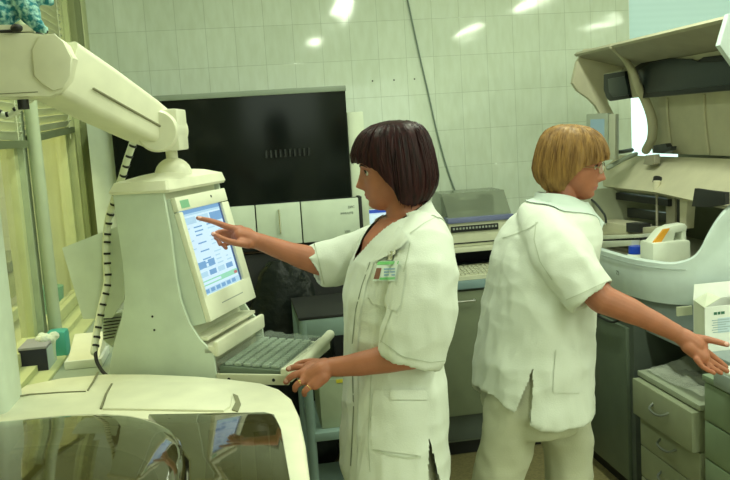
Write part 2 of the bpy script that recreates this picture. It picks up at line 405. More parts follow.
# things seen through the partition
t = thing('wall_bin', (-.96, 3.1, 1.0), 'olive yellow plastic bin with dark rim behind the window glass', 'bin')
q0, q1, q2 = PX(9, 268, -.98), PX(40, 322, -.98), PX(9, 255, -.98)
obj('bin_body', MB().box((-1.17, q0[1], .97+.06), (-.98, q0[1]+.42, q0[2]-.02), .03), mat('olive_bin', (.38, .40, .16), .5), t)
obj('bin_rim', MB().box((-1.18, q0[1]-.01, q0[2]-.02), (-.97, q0[1]+.43, q0[2]+.03), .01), mat('olive_dark', (.16, .19, .09), .5), t)
tag(obj('green_tub', MB().cyl((-.87, q0[1]+.17, .931), (-.87, q0[1]+.17, 1.05), .062, .072), mat('sea_green_plastic', (.12, .36, .22), .5)), 'sea green plastic tub between the window panes below the bin', 'tub')
# ================================================================ LEFT SILL BENCH AND ITS CLUTTER
t = thing('window_bench', (-.5, 3.2, 0), 'pale green worktop bench under the window, behind the big analyser', 'bench')
obj('bench_top', B((-.70, 2.66, .885), (-.34, 4.0, .92), .006), GREYL, t)
obj('bench_cabinet', B((-.70, 2.70, .0), (-.37, 4.0, .885)), GREY, t)
ZB = .92
def onb(x, y): return PZ(x, y, ZB)
t = thing('cardboard_box', (*onb(44, 372)[:2], ZB), 'small box with black front and grey lid on the window bench', 'box')
c = onb(38, 374); yw = c[1]
mbx = B((c[0]-.055, yw, ZB), (c[0]+.035, yw+.14, ZB+.085), .002); obj('carton', mbx, mat('navy_black_card', (.012, .014, .03), .5), t)
obj('carton_top', B((c[0]-.056, yw-.001, ZB+.085), (c[0]+.036, yw+.141, ZB+.093), .001), mat('grey_lilac_card', (.30, .30, .33), .6), t)
obj('side_label', B((c[0]+.0352, yw+.004, ZB+.01), (c[0]+.037, yw+.136, ZB+.083)), mat('pale_blue_label', (.45, .55, .55), .5), t)
c = onb(60, 368); c = PY(64, 350, yw+.26)
tag(obj('soap_box', B((c[0]-.045, yw+.19, ZB), (c[0]+.025, yw+.27, ZB+.098), .015), TEALM), 'bright teal box standing behind the black fronted box', 'box')
c = onb(80, 378)
t = thing('instrument_case', (c[0]+.02, c[1]+.05, ZB), 'low white plastic case with open lid beside the teal box', 'case')
obj('case_base', B((c[0]-.07, yw+.01, ZB), (c[0]+.055, yw+.20, ZB+.03), .005), WHITE, t)
mb = MB(); mb.prism([(yw+.02, ZB+.03), (yw+.19, ZB+.03), (yw+.19, ZB+.085)], c[0]-.06, c[0]+.045, axis=0, bev=.003); obj('case_lid', mb, CREAM, t)
c = PX(42, 347, -.690); c[1] += .06; c[2] = .93; ZB_ = ZB; ZB = .93
t = thing('paper_cup', (c[0], c[1], ZB), 'translucent cup stuffed with crumpled white tissue on the window bench', 'cup')
obj('cup_body', MB().cyl((c[0], c[1], ZB), (c[0], c[1], ZB+.075), .026, .034), mat('frosted_cup', (.55, .68, .52), .4), t)
mb = MB()
for k in range(9):
    a = k*2.4; r = .022*(k % 3)/2+.008
    mb.ball((c[0]+r*math.cos(a), c[1]+r*math.sin(a), ZB+.083+.012*random.random()), (.014+.005*random.random(), .012, .016), 8, 6)
ZB = ZB_
obj('tissue', mb, mat('tissue_white', (.75, .82, .70), .8, bump=.6, bscale=80), t)
# ================================================================ BIG ANALYSER IN THE FOREGROUND
t = thing('laboratory_analyser', (-.28, 1.7, 0), 'big cream analyser with smoked domes and jointed arm in the foreground', 'analyser')
ANA = t
def outline(z):      # plan of the cabinet, rounded corners
    back = [PZ(x, y, 1.0) for x, y in ((0, 400), (25, 383), (60, 376), (105, 372), (150, 372), (195, 374), (230, 377), (262, 381), (280, 387), (293, 397), (300, 412), (306, 440), (311, 478))]
    pts = [(-.68, back[0][1]-.02)]+[(p[0], p[1]) for p in back[1:]]
    pts += [(pts[-1][0], 1.10), (pts[-1][0]-.03, .98), (pts[-1][0]-.12, .93), (-.60, .93), (-.67, .97), (-.68, 1.08)]
    return pts
OUT = outline(1.0)
mb = MB(); cx, cy = -.28, 1.7
def ring(z, k): return [V3(cx+(x-cx)*k, cy+(y-cy)*k, z) for x, y in OUT]
mb.rings([ring(.14, .97), ring(.80, .985), ring(.955, .995), ring(.985, .995), ring(.996, .985), ring(1.0, .965), ring(1.003, .80), ring(1.005, .5)])
obj('cabinet', mb, CREAM, t, 50)
mb = MB(); mb.rings([ring(.02, .9), ring(.14, .9)]); obj('plinth', mb, DARK, t)
def plate(px, z0, z1, m, nm, par, bev=.004):
    pts = [PZ(x, y, 1.0)[:2] for x, y in px]; mb = MB(); mb.prism([tuple(p) for p in pts], z0, z1, axis=2, bev=bev); return obj(nm, mb, m, par)
plate([(103, 412), (107, 398), (113, 387), (118, 384), (170, 385), (212, 387), (226, 391), (232, 400), (231, 409), (224, 414), (170, 413)], 1.001, 1.0105, CREAM, 'top_hatch', t)
# seams in the top
SEAM = mat('seam_shadow', (.22, .22, .13), .8)
def strip(pts, w, z, m, nm, par):
    mb = MB(); P3 = [PZ(x, y, 1.0) for x, y in pts]; L = []; 
    for i, p in enumerate(P3):
        d = nrm(P3[min(i+1, len(P3)-1)]-P3[max(i-1, 0)]); n = V3(-d[1], d[0], 0); L.append((p+n*w/2, p-n*w/2))
    R = [[V3(a[0], a[1], z-.004), V3(b_[0], b_[1], z-.004), V3(b_[0], b_[1], z), V3(a[0], a[1], z)] for a, b_ in L]
    mb.rings(R); return obj(nm, mb, m, par)
strip([(98, 374), (93, 384), (88, 392)], .004, 1.0065, SEAM, 'seam', t)
strip([(2, 401), (30, 396), (60, 394), (86, 393)], .003, 1.0065, SEAM, 'seam', t)
strip([(101, 411), (106, 397), (112, 386)], .005, 1.008, SEAM, 'seam', t)
plate([(232, 412), (236, 404), (233, 396), (238, 398), (241, 406), (238, 414)], 1.0, 1.007, SEAM, 'finger_notch', t, 0)
# smoked covers over the sample and reagent wells
def dome(x0, x1, y0, y1, z0, h, ex, nm, m, par, n=40):
    mb = MB(); R = []
    for k in range(9):
        q = k/8; sc = (1-q**3.2)**(1/2.2) if q < 1 else .02; zz = z0+h*q
        R.append([V3((x0+x1)/2+(x1-x0)/2*sc*np.sign(math.cos(a))*abs(math.cos(a))**(2/ex), (y0+y1)/2+(y1-y0)/2*sc*np.sign(math.sin(a))*abs(math.sin(a))**(2/ex), zz) for a in np.linspace(0, 2*PI, n, endpoint=False)])
    mb.rings(R, cap=True); return obj(nm, mb, m, par, 60)
# wells: dark recess floors with what stands in them
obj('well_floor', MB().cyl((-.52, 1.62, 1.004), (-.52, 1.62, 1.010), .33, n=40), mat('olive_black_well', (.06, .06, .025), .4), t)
obj('carousel', MB().cyl((-.52, 1.62, 1.011), (-.52, 1.62, 1.030), .24, n=40).cyl((-.52, 1.62, 1.03), (-.52, 1.62, 1.045), .05), mat('brown_carousel', (.22, .16, .07), .4), t)
mb = MB()
for k in range(30):
    a = 2*PI*k/30; mb.cyl((-.52+.21*math.cos(a), 1.62+.21*math.sin(a), 1.03), (-.52+.21*math.cos(a), 1.62+.21*math.sin(a), 1.043), .013, n=8)
tag(obj('sample_cups', mb, mat('amber_cups', (.40, .33, .14), .35), t), kind='stuff')
d1 = dome(-.90, -.137, 1.22, 2.075, 1.004, .075, 2.6, 'smoked_dome', SMOKE, t)
VP = PZ(30, 456, 1.066)
obj('dome_vent', MB().cyl((VP[0], VP[1], VP[2]-.004), (VP[0], VP[1], VP[2]+.003), .026, n=20), BLACKM, d1)
mb = MB(); mb.prism([(-.245, 2.035), (.030, 1.955), (.052, 1.93), (.062, 1.83), (.062, 1.35), (-.12, 1.35), (-.135, 1.7), (-.20, 1.9)], 1.003, 1.03, axis=2, bev=.008)
obj('smoked_cover', mb, SMOKE, t, 40)
obj('tube_rack', MB().box((-.10, 1.45, 1.004), (-.03, 1.9, 1.018)).box((0.0, 1.45, 1.004), (.03, 1.86, 1.016)), DARK, t)
for k, yy in enumerate((1.55, 1.66, 1.77, 1.86)): obj('reagent_bottle', MB().cyl((-.065, yy, 1.0185), (-.065, yy, 1.0245), .022, n=16), [mat('ivory_cap', (.6, .55, .38), .4), mat('brown_cap', (.25, .13, .06), .4)][k % 2], t)
# column and arm
c0 = PZ(8, 394, 1.0)
mb = MB(); xr = PZ(25, 392, 1.0)[0]
mb.prism(rrect(.17, .20, .035, 4, xr-.085, c0[1]-.10), .99, 1.80, axis=2); obj('column', mb, PALE, t)
YH = 2.30
def hp(x, y): return PY(x, y, YH)
h0, h1 = hp(-40, 28), hp(52, 96)
mb = MB(); a, b_ = hp(-60, 31), hp(60, 96)
ol = [hp(x, y) for x, y in ((-70, 34), (30, 32), (56, 36), (66, 44), (74, 58), (70, 80), (62, 92), (50, 97), (-70, 98))]
mb.prism([(p[0], p[2]) for p in ol], YH, YH+.17, axis=1, bev=.012); head = obj('arm_head', mb, CREAM, t)
ol = [hp(x, y) for x, y in ((40, 36), (55, 34), (64, 42), (72, 58), (71, 76), (64, 88), (54, 91), (43, 84), (35, 76), (33, 50))]
mb = MB(); mb.prism([(p[0], p[2]) for p in ol], YH-.012, YH+.004, axis=1, bev=.004); obj('head_cap', mb, CREAM, head)
ol = [hp(x, y) for x, y in ((-70, 24), (31, 24), (32, 31), (-70, 33))]
mb = MB(); mb.prism([(p[0], p[2]) for p in ol], YH+.01, YH+.15, axis=1, bev=.004); obj('head_top_ring', mb, CREAM, head)
q = hp(12, 31); obj('band', MB().tube([q+V3(-.3, -.0, 0), q, hp(33, 30)+V3(0, .05, 0), hp(33, 30)+V3(0, .14, 0)], .004, smooth=1), BLACKM, head)
q = hp(18, 29); obj('black_knob', MB().ball(q+V3(0, -.015, 0), (.015, .013, .011)), BLACKM, head)
q = hp(20, 99); obj('rubber_stop', MB().cyl(q+V3(0, .03, 0), q+V3(0, .03, -.025), .014), BLACKM, head)
strip_z = hp(10, 93)
obj('head_seam', MB().box((hp(-70, 93)[0], YH-.0015, strip_z[2]-.002), (hp(38, 93)[0], YH+.002, strip_z[2])), SEAM, head)
# the sloping boom: rounded box section from the head to the elbow joint
def rsec(c, ex, ez, hw, hh, r, n=4): return [c+ex*u+ez*v for u, v in rrect(2*hw, 2*hh, r, n)]
A0, A1 = PY(54, 70, YH+.09), PY(160, 131, 2.66)
ad = nrm(A1-A0); side = nrm(np.cross(ad, UP)); upv = np.cross(side, ad)
mb = MB(); mb.rings([rsec(A0+ad*.0, side, upv, .07, .078, .020), rsec(A0+(A1-A0)*.35, side, upv, .066, .073, .020), rsec(A0+(A1-A0)*.8, side, upv, .060, .062, .020), rsec(A1, side, upv, .053, .054, .020)]); arm = obj('boom', mb, CREAM, t, 50)
mb = MB(); s1, s2 = PY(72, 79, YH+.07), PY(143, 124, 2.55)
R = []
for P0 in (A0+(A1-A0)*.22, A0+(A1-A0)*.9):
    k = .0715 if P0 is not None else 0
mb.tube([A0+(A1-A0)*.20-side*.0735-upv*.022, A0+(A1-A0)*.9-side*.059-upv*.012], .0035, smooth=1, n=6) if np.dot(side, VT) < 0 else mb.tube([A0+(A1-A0)*.20+side*.0735-upv*.022, A0+(A1-A0)*.9+side*.059-upv*.012], .0035, smooth=1, n=6)
obj('boom_seam', mb, SEAM, arm)
J = PY(163, 131, 2.66)
obj('elbow_joint', MB().cyl(J+VT*.075, J-VT*.075, .062, n=36).cyl(J+VT*.083, J+VT*.075, .056, .062, n=36), CREAM, t, 30)
mb = MB(o=J, ax=[VR, -VT, UP]); mb.box((-.012, -.07, -.060), (.060, .07, .062), .006); obj('elbow_block', mb, CREAM, t)
POST = J+VR*.026
PT = PY(172, 157, 2.72)
obj('drop_post', MB().cyl(PT+V3(0, 0, -.02), V3(PT[0], PT[1], J[2]-.04), .018, n=20), CREAM, t)
# ================================================================ TOUCHSCREEN CONSOLE
bA = math.radians(24)
KW = V3(math.sin(bA), math.cos(bA), 0); KN = V3(math.cos(bA), -math.sin(bA), 0); N0 = PY(173, 198, 2.55)
t = thing('touchscreen_console', (N0[0], N0[1]+.15, .95), 'cream touchscreen console hanging from the analyser arm, being pressed', 'computer')
CON = t
def K(n, w, z): return N0+KN*n+KW*w+UP*z
def kb(): return MB(o=N0, ax=[KN, KW, UP])
WD = .385; W0, W1 = -.02, .37
prof = [(-.185, .02), (-.02, .02), (-.008, -.10), (-.004, -.22), (.004, -.30), (.025, -.37), (.055, -.42), (.095, -.458), (.098, -.53), (.098, -.56), (-.27, -.56), (-.262, -.53), (-.235, -.44), (-.20, -.36), (-.178, -.29), (-.175, -.18)]
for w0, nm in ((W0, 'side_panel'), (W1-.012, 'side_panel')):
    mb = kb(); mb.prism(prof, w0, w0+.012, axis=1, bev=.003); sp_ = obj(nm, mb, PALE, t)
    if w0 == W0:
        for (x, y) in ((152.5, 316.5), (154.5, 330)):
            p = PP(x, y, N0+KW*W0, KW); obj('screw', MB().cyl(p-KW*.002, p+KW*.001, .0035, n=10), BLACKM, sp_)
inner = [(-.183, .018), (-.035, .018), (-.03, -.22), (-.02, -.30), (0.0, -.37), (.03, -.425), (.07, -.46), (.07, -.55), (-.265, -.55), (-.258, -.52), (-.23, -.43), (-.196, -.35), (-.175, -.28), (-.172, -.18)]
mb = kb(); mb.prism(inner, W0+.012, W1-.012, axis=1); obj('housing', mb, CREAM2, t)
# top cap with sloping sides
R = []
for z, k0, k1, k2, k3 in ((.018, -.195, -.0, W0-.006, W1+.006), (.026, -.199, .004, W0-.01, W1+.01), (.052, -.185, -.002, W0-.0, W1), (.068, -.13, -.03, .05, .30), (.072, -.11, -.05, .08, .27)):
    R.append([K(u, v, z) for u, v in rrect(k1-k0, k3-k2, .018, 3, (k0+k1)/2, (k2+k3)/2)])
cap = obj('top_cap', MB().rings(R), CREAM, t, 25)
R = []
DC = V3(PT[0], PT[1], N0[2]+.06)
mb = MB()
for k in range(7):
    a = PI/2*k/6; R.append([DC+V3(.058*math.cos(a)*math.cos(q)+.0001, .058*math.cos(a)*math.sin(q), .055*math.sin(a)) for q in np.linspace(0, 2*PI, 28, endpoint=False)])
obj('swivel_dome', mb.rings(R), CREAM, t, 60)
# monitor: deep cream box tilted back with a bevelled frame
tl = V3(0, 0, 0); dn = nrm(V3(.082, 0, -.371)); vv = -(KN*dn[0]+UP*dn[2]); mm = np.cross(KW, vv); mm = mm if np.dot(mm, KN) > 0 else -mm
def mon(): return MB(o=N0, ax=[KW, vv, mm])
H_ = .38
mb = mon(); mb.prism([(0, 0), (.35, 0), (.35, -H_), (0, -H_)], -.16, -.012, axis=2, bev=.003)
obj('monitor_body', mb, PALE, t)
FR = mat('screen_bezel_cream', (.80, .81, .64), .4)
mb = mon(); sx0, sx1, sy0, sy1 = .024, .300, -.043, -.305
mb.box((0, -.043, -.012), (.35, 0, .006), .004); mb.box((0, -H_, -.012), (.35, sy1, .006), .004); mb.box((0, -.31, -.012), (sx0, -.045, .006), .004); mb.box((sx1, -.31, -.012), (.35, -.045, .006), .004)
bz = obj('bezel', mb, FR, t)
mb = mon(); mb.box((.022, -.036, .006), (.075, -.012, .0072)); obj('maker_plate', mb, mat('green_badge', (.22, .48, .30), .5), bz)
mb = mon(); mb.box((.23, -.022, .006), (.236, -.014, .0075)); obj('indicator', mb, BLACKM, bz)
mb = mon(); mb.box((.10, -.345, .006), (.26, -.342, .0066)); obj('print_line', mb, mat('grey_print', (.35, .38, .33), .5), bz)
# the lit screen with its windows and buttons
def emit(nm, c, s): return mat(nm, [q*.05 for q in c], .25, emit=c, estr=s, var=.03)
SM = [emit('screen_white', (.62, .83, .95), .95), emit('screen_blue', (.20, .42, .72), .8), emit('screen_pale', (.45, .70, .85), .9), emit('screen_navy', (.04, .12, .35), .6), emit('screen_green', (.35, .80, .55), .8), emit('screen_red', (.65, .18, .20), .7)]
mb = mon()
def sc(x0, y0, x1, y1, k, lift=0):
    mb.cur = k; W = sx1-sx0; Hh = sy0-sy1
    mb.box((sx0+W*x0, sy0-Hh*y0, -.006), (sx0+W*x1, sy0-Hh*y1, -.004+lift))
sc(0, 0, 1, 1, 0); sc(0, 0, 1, .045, 1, .0004); sc(0, .045, 1, .07, 2, .0005); sc(.02, .09, .30, .17, 2, .0005); sc(.36, .09, .62, .17, 2, .0005); sc(.66, .09, .98, .2, 1, .0005)
random.seed(3)
for r in range(11):
    y = .21+r*.048
    for cix, (x0, x1) in enumerate(((.04, .13), (.20, .46), (.52, .72), (.78, .9))):
        if random.random() < .75: sc(x0, y, x0+(x1-x0)*(.4+.6*random.random()), y+.016, 1 if random.random() < .35 else 2, .0006)
for cix in range(4): sc(.05+.22*cix, .74, .22+.22*cix, .80, 1 if cix % 2 else 2, .0007)
sc(.05, .62, .24, .70, 1, .0007); sc(.30, .62, .46, .70, 1, .0007); sc(0, .84, 1, .90, 4, .0005); sc(.04, .855, .5, .885, 0, .0008); sc(0, .93, 1, 1, 2, .0006)
for cix in range(6): sc(.04+.14*cix, .94, .14+.14*cix, .985, 1, .0008)
sc(.86, .86, .94, .895, 5, .0009); sc(.96, 0, 1, 1, 3, .0008)
obj('screen', mb, SM, t, 0)
# ledges and keyboard drawer
mb = kb(); mb.box((.02, W0+.012, -.425), (.075, W1-.012, -.415)); mb.box((.06, W0+.0, -.468), (.108, W1-.012, -.440), .008); mb.box((.095, W0, -.472), (.112, W1-.02, -.425), .008)
obj('support_ledge', mb, CREAM, t)
mb = kb(); mb.box((.06, W0+.01, -.545), (.30, W1-.012, -.536)); mb.box((.10, W0-.004, -.552), (.325, W0+.008, -.522), .002); mb.box((.10, W1-.02, -.55), (.325, W1-.008, -.522), .002)
tr = obj('keyboard_drawer', mb, CREAM2, t)
for n_ in (.14, .28): obj('screw', MB(o=N0, ax=[KN, KW, UP]).cyl((n_, W0-.005, -.537), (n_, W0-.003, -.537), .005, n=12), BLACKM, tr)
mb = kb(); mb.tube([V3(.335, W0+.0, -.518), V3(.338, .17, -.508), V3(.335, W1-.015, -.498)], [.014, .015, .016], n=12); mb.box((.30, W0, -.545), (.335, W1-.015, -.505), .006)
obj('drawer_rail', mb, FR, t)
# keyboard under a protective film
KEYB = mat('grey_green_keys', (.34, .42, .33), .5); FILM = mat('crinkled_film', (.42, .50, .42), .2, alpha=.28, bump=.8, bscale=90)
t = thing('keyboard', K(.2, .16, -.53), 'grey keyboard under crinkled plastic film on the console drawer', 'keyboard')
tilt = lambda n, w, z: K(n, w, z)
def kz(n): return -.533+(.30-n)*.06
mb = kb(); mb.prism([(.10, -.535), (.30, -.535), (.30, -.517), (.10, -.505)], .0, .325, axis=1, bev=.003); obj('key_deck', mb, mat('keyboard_case', (.16, .21, .15), .5), t)
mb = kb()
for i in range(6):
    for j in range(15):
        n0 = .115+i*.029; w0 = .012+j*.0205
        zz = -.517+(.30-n0)*.06
        mb.box((n0, w0, zz), (n0+.022, w0+.017, zz+.010), .0025)
tag(obj('keys', mb, KEYB, t), kind='stuff')
n1, n2 = 16, 22; vs = []
for i in range(n1+1):
    for j in range(n2+1):
        n_ = .092+.225*i/n1; w_ = -.012+.35*j/n2; z = -.503+(.30-n_)*.055+.006*noise.noise(Vector((n_*30, w_*25, 2)))+(.012 if j > n2-4 else 0)*abs(noise.noise(Vector((n_*20, w_*20, 5))))*2
        vs.append(V3(n_, w_, z))
mb = kb(); mb.add(vs, [(i*(n2+1)+j, i*(n2+1)+j+1, (i+1)*(n2+1)+j+1, (i+1)*(n2+1)+j) for i in range(n1) for j in range(n2)]); obj('protective_film', mb, FILM, t, 20)
# rear shield and vent of the console
ol = [PD(x, y, 2.84) for x, y in ((62, 248), (118, 226), (123, 262), (124, 300), (112, 318), (83, 319))]
bk = nrm(np.cross(ol[1]-ol[0], ol[4]-ol[0])); bk = bk if np.dot(bk, VT) > 0 else -bk
mb = MB(); n = len(ol); vs = ol+[p-bk*.008 for p in ol]; mb.add(vs, [tuple(range(n)), tuple(range(2*n-1, n-1, -1))]+[(i, (i+1) % n, n+(i+1) % n, n+i) for i in range(n)])
obj('rear_shield', mb, PALE, CON, 20)
ol = [PD(x, y, 2.86) for x, y in ((102, 316), (124, 312), (122, 330), (112, 347), (103, 340))]
mb = MB(); n = len(ol); vs = ol+[p+CF*.05 for p in ol]; mb.add(vs, [tuple(range(n)), tuple(range(2*n-1, n-1, -1))]+[(i, (i+1) % n, n+(i+1) % n, n+i) for i in range(n)])
vt = obj('vent_grille', mb, PALE, CON, 20)
mb = MB()
for k in range(7):
    a, b_ = PD(104, 319+k*3.3, 2.855), PD(121-k*1.2, 317+k*3.3, 2.855); mb.tube([a, b_], .0022, n=5, smooth=1)
obj('vent_slots', mb, BLACKM, vt)
# ---- wrapped cable bundles
CBL = mat('white_cable_sleeve', (.74, .78, .64), .5)
def wrapped(pts, r, label, turns, nm='cable'):
    t = thing(nm, tuple(pts[-1]), label, 'cable')
    P, R_ = crom([np.asarray(p) for p in pts], [r]*len(pts), 12)
    mb = MB(); mb.tube(P, r, n=12, smooth=1); mb.cur = 1; L = [0]
    for a, b_ in zip(P, P[1:]): L.append(L[-1]+np.linalg.norm(b_-a))
    for k in range(turns):
        s_ = L[-1]*(k+.5+.3*(random.random()-.5))/turns; i = max(1, next(j for j in range(len(L)) if L[j] >= s_)); q = P[i-1]+(P[i]-P[i-1])*(s_-L[i-1])/(L[i]-L[i-1]); d = nrm(P[i]-P[i-1])
        u = nrm(np.cross(d, CF)); h = .0035
        mb.tube([q-d*h+u*.002, q+d*h+u*.002], r*1.1, n=12, smooth=1, ends=False)
    obj('sleeve', mb, [CBL, BLACKM], t, 60); return t
random.seed(5)
cb = wrapped([PD(x, y, d) for x, y, d in ((134, 140, 2.66), (127, 160, 2.68), (121, 180, 2.72), (114, 200, 2.78), (108, 222, 2.8), (106, 250, 2.8), (107, 282, 2.8), (102, 305, 2.79), (97, 330, 2.78), (94, 352, 2.76))], .0115, 'white spiral-wrapped cable running down behind the console', 22)
obj('cable_tail', MB().tube([PD(95, 350, 2.76), PD(97, 362, 2.74), PD(103, 372, 2.72), PD(110, 378, 2.70)], .006), BLACKM, cb)
wrapped([PY(x, y, 2.5) for x, y in ((-25, 104), (0, 114), (8, 116), (20, 108), (34, 97), (46, 92))], .009, 'short spiral-wrapped cable sagging under the arm head', 8)
# ---- teal cloth bundle on the arm head
mb = MB()
def hq(x, y, dy=0): return PY(x, y, YH+.08+dy)
mb.tube([hq(-30, 5), hq(-5, 2), hq(12, 4), hq(25, 8), hq(31, 18)], [.05, .055, .055, .035, .02])
mb.tube([hq(-10, 10, -.03), hq(2, 17, -.04), hq(8, 24, -.04)], [.04, .035, .02])
mb.tube([hq(22, 2, -.03), hq(30, 14, -.05), hq(36, 24, -.06), hq(45, 31, -.07)], [.035, .028, .019, .010])
mb.tube([hq(20, -5, -.02), hq(36, -4, -.03), hq(50, 1, -.03)], [.035, .022, .014])
mb.tube([hq(-20, -20), hq(10, -14), hq(30, -10)], [.06, .06, .03])
m2, co = union(mb, .006, 2)
co = co+np.array([[0, 0, 1]])*0
for i in range(len(co)):
    p = Vector(co[i]); co[i] += np.array(noise.noise_vector(p*55))*.004
tt = thing('fabric_bundle', tuple(hq(10, 28)), 'teal and white flecked cloth bundle tied on top of the arm head', 'cloth')
KN_ = mat('teal_fleck_knit', (.05, .32, .34), .9, bump=.5, bscale=160)
r_ = KN_.node_tree.nodes; cr = [n for n in r_ if n.type == 'VALTORGB'][0]; nz = [n for n in r_ if n.type == 'TEX_NOISE'][0]
nz.inputs['Scale'].default_value = 70; cr.color_ramp.elements[0].color = (.02, .20, .24, 1); cr.color_ramp.elements[1].color = (.45, .75, .68, 1); cr.color_ramp.elements[0].position = .42; cr.color_ramp.elements[1].position = .62
finish('cloth', m2, co, [KN_], tt)
obj('toggle', MB().ball(hq(46, 31.5, -.07), (.006, .006, .006), 8, 6), BLACKM, tt)
# ================================================================ BLACK-HOODED ANALYSER AT THE BACK WALL
t = thing('floor_standing_analyser', (.05, 4.3, 0), 'white and black analyser with a wide glossy black hood against the tiles', 'analyser')
zt, zb_ = PY(345, 88, 4.0)[2], PY(350, 198, 4.0)[2]
x0, x1 = PY(112, 140, 4.0)[0], PY(346, 100, 4.0)[0]
mb = MB(); mb.prism([(4.02, zb_), (4.0, zt-.012), (4.03, zt-.0), (4.55, zt-.0), (4.55, zb_)], x0, x1, axis=0, bev=.004); hd = obj('hood', mb, BLACK, t)
obj('hood_trim', B((x0, 3.990, zt-.014), (x1+.002, 4.05, zt+.012), .004), mat('grey_green_trim', (.20, .24, .18), .4), t)
mb = MB()
for k in range(10): mb.box((.16+k*.022, 3.999, 1.565), (.168+k*.022, 4.004, 1.60))
obj('hood_vent', mb, mat('vent_black', (.008, .01, .008), .3), hd)
# doors of the middle section
xs = [PY(218, 220, 3.98)[0], PY(256, 220, 3.98)[0], PY(301.5, 220, 3.98)[0], PY(360, 220, 3.98)[0]]
zd1, zd0 = PY(300, 202, 3.98)[2], PY(300, 243, 3.98)[2]
DOORM = mat('pale_green_door', (.60, .68, .55), .4)
for i in range(3):
    d_ = obj('door', B((xs[i]+.003, 3.975, zd0), (xs[i+1]-.003, 4.0, zd1), .003), DOORM, t)
    if i == 1:
        a, b_ = PY(279, 210, 3.96), PY(281, 233, 3.96)
        obj('handle', MB().tube([a+V3(0, .015, 0), a, V3(a[0], a[1], b_[2]), V3(a[0], b_[1]+.015, b_[2])], .0055, smooth=1, n=8), CHROME, d_)
    if i == 2:
        for s_, x, y, h in (('DPC', 348, 208.3, .016), ('IMMULITE', 340.5, 214.6, .014), ('2000', 344.5, 232.6, .014)):
            p = PY(x, y, 3.974); writing(s_, h, p, V3(1, 0, 0), UP, mat('grey_lettering', (.10, .13, .11), .5), d_)
obj('middle_body', B((x0+.02, 4.0, zd0-.03), (xs[3]+.012, 4.55, zb_)), BLACKM, t)
obj('door_edge', B((xs[3], 3.975, zd0-.01), (xs[3]+.014, 4.1, zd1+.006), .003), BLACKM, t)
sx = PY(344.5, 120, 4.1)[0]; sx2 = PY(362, 120, 4.1)[0]
obj('side_column', B((sx+.006, 4.05, .9), (sx2, 4.55, PY(352, 112, 4.05)[2]), .006), mat('cream_green_panel', (.62, .68, .52), .45), t)
sx = PY(92, 180, 4.1)[0]
obj('side_panel', B((sx, 4.1, .2), (x0+.003, 4.55, PY(100, 118, 4.1)[2]), .006), PALE, t)
obj('lower_body', B((x0+.02, 4.06, .08), (xs[3], 4.55, zd0-.03), .005), DARK, t)
obj('black_recess', B((x0+.05, 4.02, .55), (xs[3]-.05, 4.06, zd0-.04), .01), BLACKM, t)
q = PY(250, 252, 4.0); obj('brown_strip', B((q[0]-.06, 4.0, q[2]-.006), (q[0]+.06, 4.02, q[2]+.002)), mat('brown_edge', (.16, .10, .05), .5), t)
# black rubbish bag hanging in front of it
pts = []; n1, n2 = 26, 30; vs = []
for i in range(n1+1):
    for j in range(n2):
        a = 2*PI*j/n2; f = i/n1; z = 1.10-1.095*f
        r = (.05+.15*min(1, f*3.2)**.6)*(1-.25*max(0, f-.85)/.15)
        p = V3(.19+r*math.cos(a)*1.0, 3.875+r*.33*math.sin(a), z)
        k = noise.noise(Vector((math.cos(a)*3, math.sin(a)*3, z*7)))*.03+noise.noise(Vector((math.cos(a)*9, math.sin(a)*9, z*16)))*.014
        vs.append(p+V3(math.cos(a), math.sin(a)*.5, 0)*k)
mb = MB(); mb.add(vs, [(i*n2+j, i*n2+(j+1) % n2, (i+1)*n2+(j+1) % n2, (i+1)*n2+j) for i in range(n1) for j in range(n2)]+[tuple(range(n1*n2, n1*n2+n2)), tuple(range(n2))[::-1]])
tag(obj('rubbish_bag', mb, mat('black_bin_liner', (.007, .010, .009), .30, spec=.35, bump=.5, bscale=30)), 'crinkled glossy black plastic bag standing before the hooded analyser', 'bag')
# small white and blue box between analyser and printer
p = PY(377, 214, 4.3)
t = thing('small_monitor', (p[0], 4.3, .925), 'small blue-topped white screen peeping out behind the dark haired woman', 'screen')
obj('panel', B((p[0]-.045, 4.28, p[2]-.05), (p[0]+.045, 4.32, p[2]+.024), .004), mat('bright_white_face', (.75, .85, .95), .4, emit=(.5, .7, .9), estr=.5), t)
obj('blue_bar', B((p[0]-.046, 4.276, p[2]+.008), (p[0]+.046, 4.281, p[2]+.025)), mat('blue_bar', (.03, .08, .45), .4, emit=(.02, .06, .4), estr=.5), t)
obj('stand', MB().cyl((p[0], 4.31, .925), (p[0], 4.31, p[2]), .012).cyl((p[0], 4.31, .921), (p[0], 4.31, .93), .05), PALE, t)
